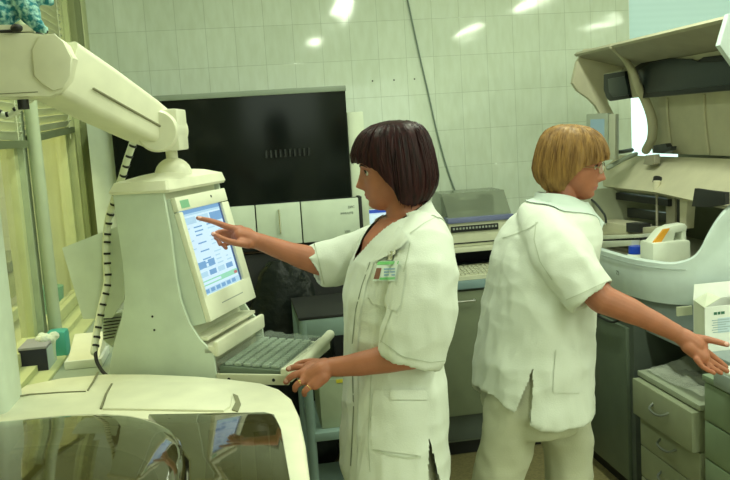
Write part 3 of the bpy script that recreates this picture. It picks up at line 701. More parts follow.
# ================================================================ TROLLEY
TRM = mat('pale_blue_trolley_enamel', (.24, .34, .31), .4)
yt = 3.35; tx0 = PY(309, 400, yt)[0]; tx1 = tx0+.52
t = thing('trolley', (tx0+.26, yt+.2, 0), 'pale blue steel trolley with shelves behind the dark haired woman', 'trolley')
zs = PY(338, 430, yt)[2]; zt_ = PY(330, 316, yt+.02)[2]
for x in (tx0, tx1):
    for y in (yt, yt+.4): 
        lg = obj('leg', MB().cyl((x, y, .06), (x, y, zt_-.002), .019, n=14), TRM, t)
        obj('wheel', MB().cyl((x-.012, y, .03), (x+.012, y, .03), .03, n=16), BLACKM, lg)
for z, h in ((zs, .035), (zt_, .075), (.16, .03)): obj('shelf', B((tx0, yt-.015, z-h), (tx1, yt+.415, z), .004), TRM, t)
tag(obj('shelf_dark_sheet', B((tx0-.02, yt-.016, zt_), (tx1+.02, yt+.42, zt_+.012), .003), BLACKM, t), 'added black sheet darkening the trolley top')  # black sheet added to stand for the darkness above the top shelf
a = PY(325, 420, yt+.02); z0_ = zs
t = thing('storage_box', (a[0]+.07, yt+.12, zs), 'pale box with yellow label on the trolley shelf', 'box')
wx = PY(320, 400, yt+.03)[0]; 
obj('box_body', B((wx, yt+.03, zs), (wx+.20, yt+.30, PY(330, 380, yt+.03)[2]), .004), mat('box_card_green', (.38, .44, .30), .6), t)
p = PY(341, 381, yt+.03); obj('yellow_label', B((p[0]-.02, yt+.027, p[2]-.006), (p[0]+.02, yt+.0302, p[2]+.008)), mat('yellow_label', (.75, .65, .05), .5), t)
# ================================================================ BACK COUNTER, PRINTER, KEYBOARD
t = thing('base_cabinet', (1.1, 4.3, 0), 'grey green base cabinet below the printer, behind the two women', 'cabinet')
obj('cabinet_body', B((.66, 4.03, .08), (1.585, 4.6, .86)), GREY, t)
obj('plinth', B((.66, 4.07, 0), (1.585, 4.6, .08)), BLACKM, t)
obj('skirting_strip', B((.66, 4.025, .09), (1.585, 4.03, .22)), GREYD, t)
for xa, xb in ((.665, .93), (.936, 1.26), (1.266, 1.58)):
    d_ = obj('door', B((xa, 4.0, .225), (xb, 4.03, .852), .003), mat('sage_door', (.17, .20, .12), .5), t)
    if xa == .936:
        p = PY(455, 302, 3.98); q = PY(475, 299, 3.98)
        obj('handle', MB().tube([V3(p[0]-.09, 4.0, p[2]), V3(p[0]-.09, 3.975, p[2]), V3(q[0], 3.975, p[2]), V3(q[0], 4.0, p[2])], .0045, smooth=1, n=8), STEEL, d_)
tag(obj('worktop', MB().box((.64, 3.985, .865), (1.59, 4.61, .905), .004), BLUEG), 'blue edged grey worktop over the cabinet behind the two women', 'worktop')
t = thing('printer_stand', (1.2, 4.35, .905), 'low dark shelf stand carrying the printer on the back worktop', 'stand')
zp = PY(470, 247, 4.1)[2]
obj('stand_top', B((.98, 4.08, zp-.022), (1.50, 4.58, zp), .003), CREAM2, t)
obj('stand_side', B((.98, 4.12, .905), (1.0, 4.58, zp-.022)), GREYD, t); obj('stand_side', B((1.48, 4.12, .905), (1.50, 4.58, zp-.022)), GREYD, t)
obj('stand_back', B((1.0, 4.55, .905), (1.48, 4.58, zp-.022)), BLACKM, t)
t = thing('dot_matrix_printer', (1.24, 4.35, zp), 'cream dot matrix printer with smoke cover and lilac edge on the stand', 'printer')
px0, px1 = PY(449, 235, 4.12)[0], PY(513, 225, 4.12)[0]; zc_ = PY(480, 219, 4.12)[2]
obj('printer_body', B((px0, 4.12, zp), (px1+.03, 4.52, zc_), .012), CREAM2, t)
obj('paper_slot', B((px0+.01, 4.116, zp+.016), (px1, 4.125, zp+.022)), BLACKM, t)
p, q = PY(451, 233, 4.118), PY(498, 223, 4.118); cp = obj('control_panel', B((p[0], 4.112, p[2]), (q[0], 4.122, q[2]), .002), BLACKM, t)
for k in range(14):
    x = p[0]+.014+k*(q[0]-p[0]-.028)/13; obj('button', B((x-.0045, 4.108, p[2]+.014), (x+.0045, 4.113, p[2]+.024)), mat('button_grey', (.35, .38, .33), .5), cp)
obj('lilac_edge', B((px0-.004, 4.11, zc_-.012), (px1+.004, 4.2, zc_+.014), .003), mat('lilac_edge', (.16, .18, .34), .4), t)
zh = PY(480, 192, 4.2)[2]
mb = MB(); mb.prism([(4.13, zc_+.012), (4.24, zh), (4.44, zh), (4.5, zc_+.012)], px0+.002, px1, axis=0, bev=.006); obj('smoke_cover', mb, mat('grey_smoke_cover', (.26, .30, .22), .12, alpha=.62), t)
obj('platen', MB().cyl((px0+.05, 4.36, zc_+.05), (px1-.05, 4.36, zc_+.05), .03).box((px0+.04, 4.30, zc_), (px0+.09, 4.42, zc_+.1)).box((px1-.09, 4.30, zc_), (px1-.04, 4.42, zc_+.1)), DARK, t)
t = thing('keyboard', (1.25, 4.15, .905), 'cream keyboard on the worktop under the printer stand', 'keyboard')
mb = MB(); mb.prism([(4.0, .907), (4.0, .925), (4.17, .955), (4.17, .907)], 1.03, 1.46, axis=0, bev=.003); obj('key_deck', mb, CREAM2, t)
mb = MB()
for i in range(5):
    for j in range(18):
        y = 4.015+i*.028; z = .927+i*.0049; mb.box((1.045+j*.0225, y, z), (1.063+j*.0225, y+.022, z+.009), .002)
tag(obj('keys', mb, mat('cream_keys', (.55, .56, .42), .5), t), kind='stuff')
tag(obj('wall_cable', MB().tube([PY(x, y, YB-.012) for x, y in ((402, -25), (408, 2), (414, 30), (421, 62), (428, 92), (436, 128), (445, 162), (455, 191), (462, 205))], .0042, n=8), mat('grey_green_cable', (.17, .23, .19), .5)), 'thin dark cable hanging down the tiled wall behind the printer', 'cable')
mb = MB()
for x, y in ((372.5, 81), (394, 80), (414.5, 79)):
    p = PY(x, y, YB-.001); mb.cyl(p, p+V3(0, .004, 0), .0045, n=10)
tag(obj('drill_holes', mb, BLACKM, bpy.data.objects['wall_back']), 'small dark drilled holes in the tiles')
# ================================================================ RIGHT SIDE: ANALYSER WITH RAISED LID
t = thing('immunoassay_analyser', (2.1, 3.6, .785), 'beige analyser with raised clamshell lid and pale blue-white front bowl', 'analyser')
YF, YNR = 4.12, 2.80      # far and near end of the raised lid
def XZ(x, y, Y): p = PY(x, y, Y); return (p[0], p[2])
# lid shell section (x, z), the same all along
sec_o = [XZ(x, y, YF) for x, y in ((585, 49), (577, 62), (572.5, 83), (578, 92), (588, 98), (596, 106), (602, 117))]
xb = PX(648, 125, 2.06)
lid_in = [(1.745, 1.945), (1.99, 1.865)]
shell = [(1.722, 1.955), (1.700, 1.925), (1.690, 1.870)]
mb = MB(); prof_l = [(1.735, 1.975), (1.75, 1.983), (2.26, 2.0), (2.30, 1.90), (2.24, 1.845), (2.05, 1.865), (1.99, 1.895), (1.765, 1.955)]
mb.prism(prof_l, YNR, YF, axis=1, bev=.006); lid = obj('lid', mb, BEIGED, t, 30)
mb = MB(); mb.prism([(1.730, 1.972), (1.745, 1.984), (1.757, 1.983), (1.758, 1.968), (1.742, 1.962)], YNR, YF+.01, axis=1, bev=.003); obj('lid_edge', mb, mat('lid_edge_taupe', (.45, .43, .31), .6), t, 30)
# end wing at the far end
w_ = [XZ(x, y, YF) for x, y in ((585, 49), (577, 62), (572.5, 83), (578, 91), (588, 98), (596, 106), (602, 117), (606, 150), (619, 150), (616, 118), (609, 104), (604, 90), (604, 74), (622, 70), (640, 60), (650, 40))]
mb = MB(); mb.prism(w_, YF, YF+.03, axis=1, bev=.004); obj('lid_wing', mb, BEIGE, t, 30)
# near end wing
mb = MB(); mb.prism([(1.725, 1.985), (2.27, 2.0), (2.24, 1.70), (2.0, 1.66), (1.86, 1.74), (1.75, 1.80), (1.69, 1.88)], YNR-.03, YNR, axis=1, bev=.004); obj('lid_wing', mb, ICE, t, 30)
# rear panels below the lid
XP = 2.06
zw0 = PX(690, 92.5, XP)[2]; zp0 = PX(690, 155, XP)[2]
yw0 = PX(648, 125, XP)[1]
mb = MB(); mb.prism([(XP, zw0-.01), (XP+.02, zp0), (XP+.25, zp0), (XP+.25, 1.86), (XP+.02, 1.86), (XP-.03, 1.86)], YNR, yw0, axis=1, bev=.003); rp = obj('rear_panel', mb, BEIGE, t, 30)
for yy in (yw0-.20, yw0-.52): 
    obj('panel_rib', MB().tube([V3(XP-.004, yy, zw0-.02), V3(XP+.004, yy+.01, zw0-.12), V3(XP+.015, yy, zp0+.01)], .007, n=6), BEIGE, rp)
# dark windows let into the lid
def win(pts, nm, X, m, d=.012):
    P3 = [PX(x, y, X) for x, y in pts]; mb = MB(); mb.prism([(p[1], p[2]) for p in P3], X-d, X+.01, axis=0, bev=.003); return obj(nm, mb, m, t, 30)
WINF = mat('black_window_frame', (.005, .007, .009), .4, spec=.3); WING = mat('dark_blue_window', (.012, .022, .026), .3, spec=.3)
XW = 1.985
win([(635.5, 68), (645, 62), (660, 55.5), (668, 55), (669, 58), (700, 61), (706, 57), (724, 55), (800, 50), (800, 87), (724, 91), (645, 98)], 'lid_window_frame', XW, WINF, .014)
win([(639, 70), (650, 63), (672, 58.5), (690, 59), (700, 62), (722, 61), (790, 57), (790, 82), (722, 85.5), (647, 93)], 'lid_window', XW-.015, WING, .002)
win([(604, 76), (607, 74), (627, 71), (632, 98), (612, 101), (605, 94)], 'lid_window_frame', XW, WINF, .014)
win([(608, 79), (625, 76), (629, 95), (613, 97), (609, 92)], 'lid_window', XW-.015, WING, .002)
# upper inner skin between the windows and the lid roof
mb = MB(); mb.box((XW+.002, YNR, zw0-.0), (XW+.075, PX(606, 90, XW)[1]+.02, 1.90)); obj('inner_skin', mb, BEIGE, t)
# curved strut
sp_ = [PX(612, 47, 1.74), PX(622, 56, 1.86), PX(632, 70, 1.93), PX(638, 86, 1.95), PX(646, 102, 2.0), PX(652, 120, 2.03), PX(652, 138, 2.03), PX(646, 150, 2.03)]
obj('lid_strut', MB().tube(sp_, [.012, .014, .018, .020, .022, .024, .024, .022]), BEIGE, t, 60)
# fixed panel below: sloping beige cover
cvr = [PX(620, 155, 2.06), PX(735, 159, 2.06), PX(800, 161, 2.06), PX(800, 222, 1.90), PX(700, 202, 1.90), PX(655, 192, 1.90), PX(603, 186, 1.90), PX(603, 168, 1.97)]
mb = MB(); n = len(cvr); vs = list(cvr)+[p+V3(.04, 0, -.02) for p in cvr]; mb.add(vs, [tuple(range(n)), tuple(range(2*n-1, n-1, -1))]+[(i, (i+1) % n, n+(i+1) % n, n+i) for i in range(n)])
obj('sloping_cover', mb, BEIGE, t, 20)
def blk(pts, X, m, nm, d=.04, par=t): 
    P3 = [PX(x, y, X) for x, y in pts]; mb = MB(); mb.prism([(p[1], p[2]) for p in P3], X-d, X, axis=0, bev=.003); return obj(nm, mb, m, par, 30)
blk([(651, 155), (660, 154), (660, 163), (658, 165), (649, 164)], 2.0, BEIGED, 'latch', .03)
blk([(659, 145), (671, 143), (673, 147), (677, 146), (676, 150), (668, 153), (659, 152)], 2.03, DARK, 'latch', .03)
blk([(699, 188), (712, 190), (730, 192), (730, 204), (714, 207), (696, 206)], 1.88, BLACKM, 'dark_notch', .02)
# dark interior with rails
IN = 2.0
obj('inner_back', B((2.28, 3.1, 1.02), (2.32, 4.13, zp0)), mat('inner_grey_green', (.22, .24, .17), .5), t)
obj('inner_floor', B((1.70, 3.14, .99), (2.32, 4.12, 1.02)), mat('inner_deck', (.42, .41, .29), .5), t)
obj('end_wall', B((1.72, 4.12, .99), (2.32, 4.15, PX(600, 185, 1.95)[2])), mat('end_wall_green', (.40, .42, .30), .5), t)
for y0_, y1_, nm, m_, X in ((189, 196, 'gantry_rail', BLACKM, 1.96), (203, 212, 'gantry_rail', DARK, 2.02)):
    a, b_ = PX(600, y0_, X), PX(700, y1_+10, X)
    blk([(598, y0_), (674, y0_+10), (674, y1_+10), (598, y1_)], X, m_, nm, .03)
blk([(674, 196), (683, 197), (683, 232), (674, 229)], 1.99, BEIGED, 'inner_post', .04)
blk([(683, 197), (688, 198), (688, 232), (683, 230)], 1.985, BLACKM, 'inner_gap', .03)
blk([(688, 198), (696, 199), (694, 228), (688, 227)], 1.98, BEIGE, 'inner_post', .04)
# sampling probe with its cup
p0 = PX(657, 232, 1.93); p1 = PX(657, 190, 1.93)
pr = obj('probe', MB().cyl(p0, p1, .006, n=10), BEIGED, t)
obj('probe_cup', MB().cyl(PX(656.5, 191, 1.92), PX(657, 181, 1.92), .015, .017, n=16), mat('ivory_cup', (.72, .68, .50), .4), pr)
obj('probe_cap', MB().cyl(PX(657, 182, 1.94), PX(658, 178, 1.94), .021, n=16), BLACKM, pr)
# racks on the deck
blk([(600, 217), (636, 221), (652, 224), (652, 236), (636, 235), (590, 231)], 1.93, BEIGE, 'reagent_rack', .12)
blk([(637, 222), (651, 223), (651, 232), (637, 231)], 1.86, BLACKM, 'rack_opening', .055)
blk([(652, 226), (676, 226), (672, 233), (652, 235)], 1.90, mat('dull_cream', (.5, .48, .34), .5), 'reagent_rack', .08)
blk([(588, 236), (640, 234), (664, 232), (664, 235), (640, 239), (588, 240)], 1.80, mat('tray_edge_light', (.66, .68, .56), .4), 'tray_edge', .03)
blk([(590, 239.5), (662, 235.5), (645, 240), (606, 243)], 1.79, BLACKM, 'tray_gap', .02)
blk([(604, 241), (640, 240), (640, 245), (612, 247), (604, 246)], 1.76, mat('tray_edge_light', (.66, .68, .56), .4), 'tray_edge', .04)
tb = MB()
tb.tube([PX(588, 218, 1.78), PX(588, 205, 1.78), PX(592, 200, 1.8), PX(604, 214, 1.8), PX(606, 222, 1.8)], .006, n=6)
obj('hose', tb, DARK, t)
# front bowl: sweeping pale shell around the left and near side
XB = 1.625; YC = 3.12
zr = PX(645, 262, XB)[2]; zrl = PX(590, 243, XB)[2]
zb0 = PX(640, 300, XB)[2]
path = [(XB, 4.10, 0), (XB, 3.7, 0), (XB, 3.42, 0), (XB+.01, 3.30, 0), (XB+.035, 3.20, 0), (XB+.08, 3.13, 0), (XB+.13, 3.09, .02), (XB+.16, 3.075, .055), (XB+.185, 3.065, .11), (XB+.22, 3.055, .17), (XB+.265, 3.045, .22), (XB+.33, 3.03, .255), (XB+.42, 3.02, .27), (XB+.60, 3.0, .28)]
def bowlring(k, z, ins=0, dz=0): return None
mb = MB(); zs_ = np.linspace(0, 1, 7); n = len(path); G = []
P2, D2 = crom([V3(*p) for p in path], [0]*n, 3)
for p in P2:
    rise = p[2]; top = zr+rise; 
    col = []
    for q in zs_:
        z = zb0+(top-zb0)*q; b_ = .022*(1-(1-q)**2) if q < .5 else .0165+.006*(q-.5)
        col.append((z, b_))
    G.append((p, col))
outer = []; nrmls = []
for i, (p, col) in enumerate(G):
    d = nrm(G[min(i+1, len(G)-1)][0][:2]-G[max(i-1, 0)][0][:2]); nn = V3(-d[1], d[0], 0); nn = nn if np.dot(nn, V3(2.0, 3.7, 0)-V3(p[0], p[1], 0)) < 0 else -nn
    nrmls.append(nn)
R = []
for i, (p, col) in enumerate(G):
    o_ = [V3(p[0], p[1], z)+nrmls[i]*b_ for z, b_ in col]
    top = o_[-1]; r2 = [top-nrmls[i]*.008+V3(0, 0, .006), top-nrmls[i]*.020+V3(0, 0, .006), top-nrmls[i]*.028]
    inn = [V3(p[0], p[1], z)-nrmls[i]*(.028-b_) for z, b_ in col[::-1]]
    R.append(o_+r2+inn)
mb.rings(R); obj('front_bowl', mb, mat('bowl_pale_grey', (.66, .76, .74), .4), t, 50)
obj('bowl_seam', MB().tube([V3(p[0], p[1], zr-.020 if True else 0)+nn*.0225 for (p, c), nn in zip(G, nrmls) if p[2] < .02], .0015, n=5, smooth=1), mat('bowl_seam', (.36, .42, .38), .5), t)
# bowl floor and lower grey body
pl = [(p[0]+.01, p[1]) for p, c in G]+[(2.4, 3.0), (2.4, 4.1)]
mb = MB(); mb.prism(pl, zb0+.0, zb0+.02, axis=2); obj('bowl_floor', mb, mat('bowl_pale_grey', (.66, .76, .74), .4), t)
mb = MB(); mb.prism([(p[0]+.022, p[1]+.012) for p, c in G]+[(2.4, 3.03), (2.4, 4.09)], .79, zb0, axis=2); obj('lower_body', mb, mat('grey_lower_body', (.26, .31, .31), .5), t, 40)
p = PY(687, 315, 3.05); q = PY(679, 308, 3.05)
obj('rating_plate', B((q[0], 3.062, PY(679, 317, 3.05)[2]), (PY(694, 306, 3.05)[0], 3.072, q[2])), mat('cream_plate', (.62, .64, .45), .5), t)
p = PX(620, 273, XB-.02); writing('72', .026, V3(XB-.0235, p[1]+.03, p[2]-.01), V3(0, -1, 0), UP, mat('grey_lettering', (.10, .13, .11), .5), t)
# jug and blue-capped bottle standing in the bowl
c = PY(667, 258, 3.3050); zf = zb0+.02
t = thing('jerry_can', (c[0]+.02, 3.3350, zf), 'white plastic jug with an orange label standing in the analyser bowl', 'jug')
JG = mat('milky_plastic', (.78, .82, .70), .35)
z1_ = PY(667, 242, 3.2750)[2]; jx0 = PY(653, 250, 3.2750)[0]; jx1 = PY(691, 250, 3.2750)[0]
mb = MB(); mb.box((jx0, 3.2750, zf), (jx1, 3.3950, z1_), .012); 
zt1 = PY(680, 227, 3.3050)[2]
mb.prism([(jx0+.004, z1_-.008), (jx0+.06, zt1-.006), (jx0+.10, zt1+.008), (jx1-.01, zt1+.012), (jx1, zt1-.0), (jx1-.004, zt1-.018), (jx0+.115, zt1-.022), (jx0+.105, z1_-.008)], 3.3000, 3.3700, axis=1, bev=.006)
mb.box((jx1-.025, 3.3050, z1_-.02), (jx1-.002, 3.3650, zt1), .006)
obj('jug_body', mb, JG, t)
d = nrm(V3(.056, 0, zt1-z1_)); mb = MB(o=V3(jx0+.008, 3.2990, z1_-.004), ax=[d, V3(0, 1, 0), np.cross(d, V3(0, 1, 0))])
obj('orange_label', MB().prism([(jx0+.010, z1_-.001), (jx0+.058, zt1-.002), (jx0+.085, zt1+.0), (jx0+.045, z1_-.001)], 3.2900, 3.3015, axis=1), mat('orange_label', (.85, .38, .03), .5), t)
c = PY(636, 252, 3.50)
t = thing('reagent_bottle', (c[0], 3.50, zf), 'round bottle with bright blue screw cap left of the white jug', 'bottle')
zc2 = PY(636, 252, 3.50)[2]
obj('bottle_body', MB().cyl((c[0], 3.50, zf), (c[0], 3.50, zc2-.02), .045).cyl((c[0], 3.50, zc2-.02), (c[0], 3.50, zc2-.005), .045, .03), JG, t)
obj('cap', MB().cyl((c[0], 3.50, zc2-.006), (c[0], 3.50, PY(636, 246, 3.50)[2]), .033, .031, n=24), mat('bright_blue_cap', (.01, .06, .55), .35), t)
# swing-arm display
c = PY(600, 132, 4.0)
t = thing('operator_display', (c[0], 4.0, PY(600, 165, 4.0)[2]), 'small grey operator display above the blond woman, beside the raised lid', 'screen')
P4 = [PY(x, y, Y_) for x, y, Y_ in ((587, 114, 3.98), (609, 113, 3.90), (607, 158, 3.90), (586, 160, 3.98))]
ex = nrm(P4[1]-P4[0]); ez = nrm(P4[0]-P4[3]); ez = nrm(ez-ex*np.dot(ez, ex)); ey = np.cross(ez, ex); wq = np.linalg.norm(P4[1]-P4[0]); hq_ = np.linalg.norm(P4[0]-P4[3])
mk = lambda: MB(o=P4[3], ax=[ex, ey, ez])
obj('display_case', mk().box((0, 0, 0), (wq, .05, hq_), .005), mat('grey_green_case', (.27, .31, .24), .5), t)
obj('display_glass', mk().box((.022, -.001, hq_*.35), (wq-.018, .002, hq_*.88)), mat('blue_grey_lcd', (.16, .24, .26), .2, emit=(.2, .32, .36), estr=.35), t)
obj('display_side', mk().box((wq, .004, 0), (wq+.035, .05, hq_-.005), .004), mat('grey_olive_case', (.36, .38, .28), .5), t)
obj('display_arm', MB().tube([PY(604, 150, 3.97), PY(618, 152, 3.97), PY(632, 150, 4.05)], .010), DARK, t)
obj('support_arm', MB().tube([PY(608, 168, 3.9), PY(622, 160, 3.95), PY(636, 154, 4.05)], .011), mat('grey_green_case', (.27, .31, .24), .5), t)
# ================================================================ RIGHT RUN OF CABINETS
t = thing('tall_cabinet', (1.9, 3.75, 0), 'dark grey cupboard below the right hand analyser, beside the blond woman', 'cabinet')
obj('cabinet_body', B((1.61, 3.30, .08), (2.35, 4.12, .785)), GREYD, t)
obj('plinth', B((1.64, 3.30, 0), (2.35, 4.12, .08)), BLACKM, t)
SG = mat('sage_grey_door', (.10, .13, .09), .45)
d_ = obj('door', B((1.592, 3.335, .085), (1.61, 3.88, .765), .003), SG, t); obj('door', B((1.592, 3.886, .085), (1.61, 4.11, .765), .003), SG, t)
hp_ = [PX(x, y, 1.575) for x, y in ((596, 314), (602, 318), (612, 322), (620, 320))]
obj('handle', MB().tube([V3(1.595, hp_[0][1], hp_[0][2]), *hp_, V3(1.595, hp_[3][1], hp_[3][2])], .0055, n=8), BLACKM, d_)
p = PX(589, 316, 1.592); obj('red_sticker', MB().cyl(p, p-V3(.002, 0, 0), .034, n=28), mat('red_round_sticker', (.45, .06, .05), .5), d_)
obj('sticker_centre', MB().cyl(p-V3(.002, 0, 0), p-V3(.003, 0, 0), .018, n=20), mat('sticker_white', (.6, .55, .5), .5), d_)
tag(obj('equipment_bench', MB().box((1.66, 2.62, .755), (2.9, 3.29, .785), .004), mat('bench_grey_top', (.25, .30, .30), .5)), 'grey bench top under the right hand analyser and the open carton', 'bench')
tag(obj('bench_frame', MB().box((2.3, 2.35, 0), (2.9, 3.28, .75)), BLACKM), 'dark support below the grey bench top, behind the drawer units', 'support')
def pedestal(x0, x1, y0, y1, top, drawers, lab, m, group=None, pull='bow', open_=0, lipm=None):
    t = thing('drawer_unit', ((x0+x1)/2, (y0+y1)/2, 0), lab, 'drawers')
    obj('carcass', B((x0+.02, y0, .05), (x1, y1, top-.022)), m, t)
    obj('top_panel', B((x0-.004, y0-.004, top-.022), (x1, y1+.004, top), .003), lipm or m, t)
    obj('plinth', B((x0+.05, y0+.02, 0), (x1-.02, y1-.02, .05)), BLACKM, t)
    z = top-.028
    for k, h in enumerate(drawers):
        ex = open_ if k == 0 else 0
        d_ = obj('drawer', B((x0-ex, y0+.004, z-h+.006), (x0+.02-ex*0, y1-.004, z), .003), m, t)
        if pull == 'bow':
            ym = (y0+y1)/2+.0; zz = z-h*.40
            obj('handle', MB().tube([V3(x0-ex, ym+.06, zz+.006), V3(x0-ex-.022, ym+.045, zz-.006), V3(x0-ex-.026, ym, zz-.012), V3(x0-ex-.022, ym-.045, zz-.006), V3(x0-ex, ym-.06, zz+.006)], .005, n=8), mat('dull_metal_pull', (.20, .22, .19), .3, metal=.6), d_)
        z -= h
    return t
Z1 = .62
DRM = mat('pale_sage_drawer', (.30, .33, .22), .5)
pedestal(1.58, 2.1, 2.735, 3.20, Z1, [.155, .135, .135, .115], 'pale drawer unit with bow handles and plastic wrap on top', DRM, open_=.03, lipm=mat('pale_top', (.34, .38, .28), .5))
pedestal(1.575, 2.2, 2.10, 2.70, .745, [.14, .14, .14, .14, .10], 'smooth pale green drawer unit under the grey tray, nearest the corner', mat('smooth_green_drawer', (.25, .33, .22), .5), pull='none')
# crumpled clear plastic on the first drawer unit
n1, n2 = 26, 22; vs = []
for i in range(n1+1):
    for j in range(n2+1):
        x = 1.60+.42*i/n1; y = 2.76+.42*j/n2
        vs.append(V3(x, y, Z1+.006+.07*max(0, noise.noise(Vector((x*9, y*9, 1)))+.25)*(.3+i/n1)+.010*abs(noise.noise(Vector((x*40, y*40, 3))))))
mb = MB(); mb.add(vs, [(i*(n2+1)+j, i*(n2+1)+j+1, (i+1)*(n2+1)+j+1, (i+1)*(n2+1)+j) for i in range(n1) for j in range(n2)])
tag(obj('plastic_wrap', mb, mat('clear_wrap', (.50, .53, .45), .15, alpha=.6, bump=.6, bscale=60), smooth=20), 'crumpled clear plastic wrap lying on the pale drawer unit', 'plastic wrap')
# tray the blond woman grips
TY0, TY1 = 2.30, 2.56; tz = PY(716, 349, 2.5)[2]
t = thing('instrument_tray', (1.75, 2.45, .745), 'grey tray with white lid gripped by the blond woman, on the drawer unit', 'tray')
tx = PY(716, 352, 2.55)[0]
obj('tray_base', B((tx, TY0, .746), (tx+.40, 2.57, .80), .006), mat('grey_tray', (.30, .36, .34), .5), t)
obj('tray_foot', B((tx+.012, TY0+.01, .745), (tx+.38, 2.56, .752)), BLACKM, t)
obj('tray_lid', B((tx+.006, TY0+.006, .80), (tx+.39, 2.564, .812), .004), WHITE, t)
# open carton
by = 2.82; bx0 = PY(694, 320, by+.13)[0]; zb1 = .785; zt2 = PY(712, 312, by)[2]
t = thing('open_carton', (bx0+.12, by+.09, zb1), 'white open cardboard carton with printed front beside the pale analyser bowl', 'box')
bx1 = bx0+.30; th = .004; BXF = PY(705, 320, by)[0]; CT = PAPER
ztop = PY(720, 306, by)[2]
obj('front_wall', B((BXF, by, zb1), (bx1, by+th, ztop)), CT, t)
cs = mat('carton_side_cream', (.72, .76, .60), .6)
mb = MB(); vs = [V3(BXF, by, zb1), V3(bx0, by+.13, zb1), V3(bx0, by+.13, ztop+.0), V3(BXF, by, ztop)]; vs += [v+V3(th, .001, 0) for v in vs]
mb.add(vs, [(0, 1, 2, 3), (7, 6, 5, 4), (0, 4, 5, 1), (1, 5, 6, 2), (2, 6, 7, 3), (3, 7, 4, 0)]); obj('side_wall', mb, cs, t)
obj('rear_wall', B((bx0, by+.13, zb1), (bx1, by+.134, ztop)), CT, t); obj('far_side_wall', B((bx1-th, by, zb1), (bx1, by+.13, ztop)), CT, t)
mb = MB(); q = PY(697, 292, by+.13); vs = [V3(bx0, by+.132, ztop), V3(bx1, by+.132, ztop), V3(bx1+.01, by+.15, ztop+.055), V3(bx0+.015, by+.15, ztop+.055)]; vs += [v+V3(0, .003, .0) for v in vs]
mb.add(vs, [(0, 1, 2, 3), (7, 6, 5, 4), (0, 4, 5, 1), (1, 5, 6, 2), (2, 6, 7, 3), (3, 7, 4, 0)]); obj('flap', mb, CT, t)
mb = MB(); vs = [V3(BXF-.002, by, ztop), V3(bx0, by+.13, ztop), V3(bx0+.045, by+.11, ztop+.03), V3(bx0+.055, by+.04, ztop+.022)]; vs += [v+V3(0, 0, -.003) for v in vs]
mb.add(vs, [(0, 1, 2, 3), (7, 6, 5, 4), (0, 4, 5, 1), (1, 5, 6, 2), (2, 6, 7, 3), (3, 7, 4, 0)]); obj('flap', mb, cs, t)
obj('inner_sleeve', B((bx0+.13, by+.02, zb1+.02), (bx1-.02, by+.10, ztop+.02), .003), CT, t)
fr_ = bpy.data.objects[[o.name for o in COL.objects if o.parent == t][0]]
p = PY(714, 315, by-.001)
for k, (w0, w1) in enumerate(((0, .012), (.015, .025), (.028, .042))): obj('printed_mark', B((p[0]+w0, by-.0012, p[2]), (p[0]+w1, by-.0001, p[2]+.010)), mat('print_dark_green', (.04, .16, .10), .5), fr_)
mb = MB(); 
for k in range(6):
    q = PY(712+ (k % 2), 321+k*2.4, by-.001); mb.box((q[0], by-.0012, q[2]), (q[0]+.05+.02*random.random(), by, q[2]+.0028))
obj('print_lines', mb, mat('print_grey_blue', (.35, .45, .50), .5), fr_)
q = PY(718, 333, by-.001); obj('print_block', B((q[0], by-.0011, q[2]), (q[0]+.05, by-.0001, q[2]+.055)), mat('print_pale_blue', (.60, .72, .80), .5), fr_)
q = PY(695, 305, by+.05)
# ================================================================ CEILING LIGHTS
LAMPC = (0.89, 1.0, 0.77)
def fixture(x, y, p, lab):
    t = thing('ceiling_light', (x, y, ZC), lab, 'lamp', 'fluorescent fittings on the ceiling')
    obj('lamp_housing', B((x-.15, y-.62, ZC-.06), (x+.15, y+.62, ZC), .006), WHITE, t)
    l = bpy.data.lights.new('fluorescent_light', 'AREA'); l.shape = 'RECTANGLE'; l.size = .12; l.size_y = 1.16; l.energy = p; l.color = LAMPC
    o = bpy.data.objects.new('fluorescent_light', l); COL.objects.link(o); o.parent = t; o.location = (0, 0, -.065)
LP = [(x, y) for y in (-2.3, .35) for x in (1.24, 3.3, 5.2)]+[(-.1, 2.75), (1.24, 2.75), (3.3, 2.75)]  # the last row, over the scene, is unseen and added for its light
for x, y in LP: fixture(x, y, {-.1: 15, 1.24: 26, 3.3: 32, 5.2: 32}[x], 'long white fluorescent ceiling light fitting over the room')
def area(nm, loc, rot, sx, sy, e, col):
    l = bpy.data.lights.new(nm, 'AREA'); l.shape = 'RECTANGLE'; l.size = sx; l.size_y = sy; l.energy = e; l.color = col
    o = bpy.data.objects.new(nm, l); COL.objects.link(o); o.location = loc; o.rotation_euler = rot; return o
# lamp of the neighbouring yellow-lit tiled room
area('neighbour_room_lamp', (-1.45, 3.0, 2.85), (0, 0, 0), .5, 1.6, 30, (1, .97, .55))
# large window behind the photographer
area('rear_window_light', (1.6, YN+.05, 1.7), (math.radians(90), 0, 0), 2.4, 1.3, 18, (.85, 1, .85))
W = bpy.data.worlds.new('world'); SC.world = W; W.use_nodes = True; W.node_tree.nodes['Background'].inputs[0].default_value = (.5, .6, .55, 1); W.node_tree.nodes['Background'].inputs[1].default_value = .3
SC.view_settings.view_transform = 'Standard'; SC.view_settings.look = 'None'; SC.view_settings.gamma = 1; SC.view_settings.use_curve_mapping = False; SC.view_settings.exposure = .1
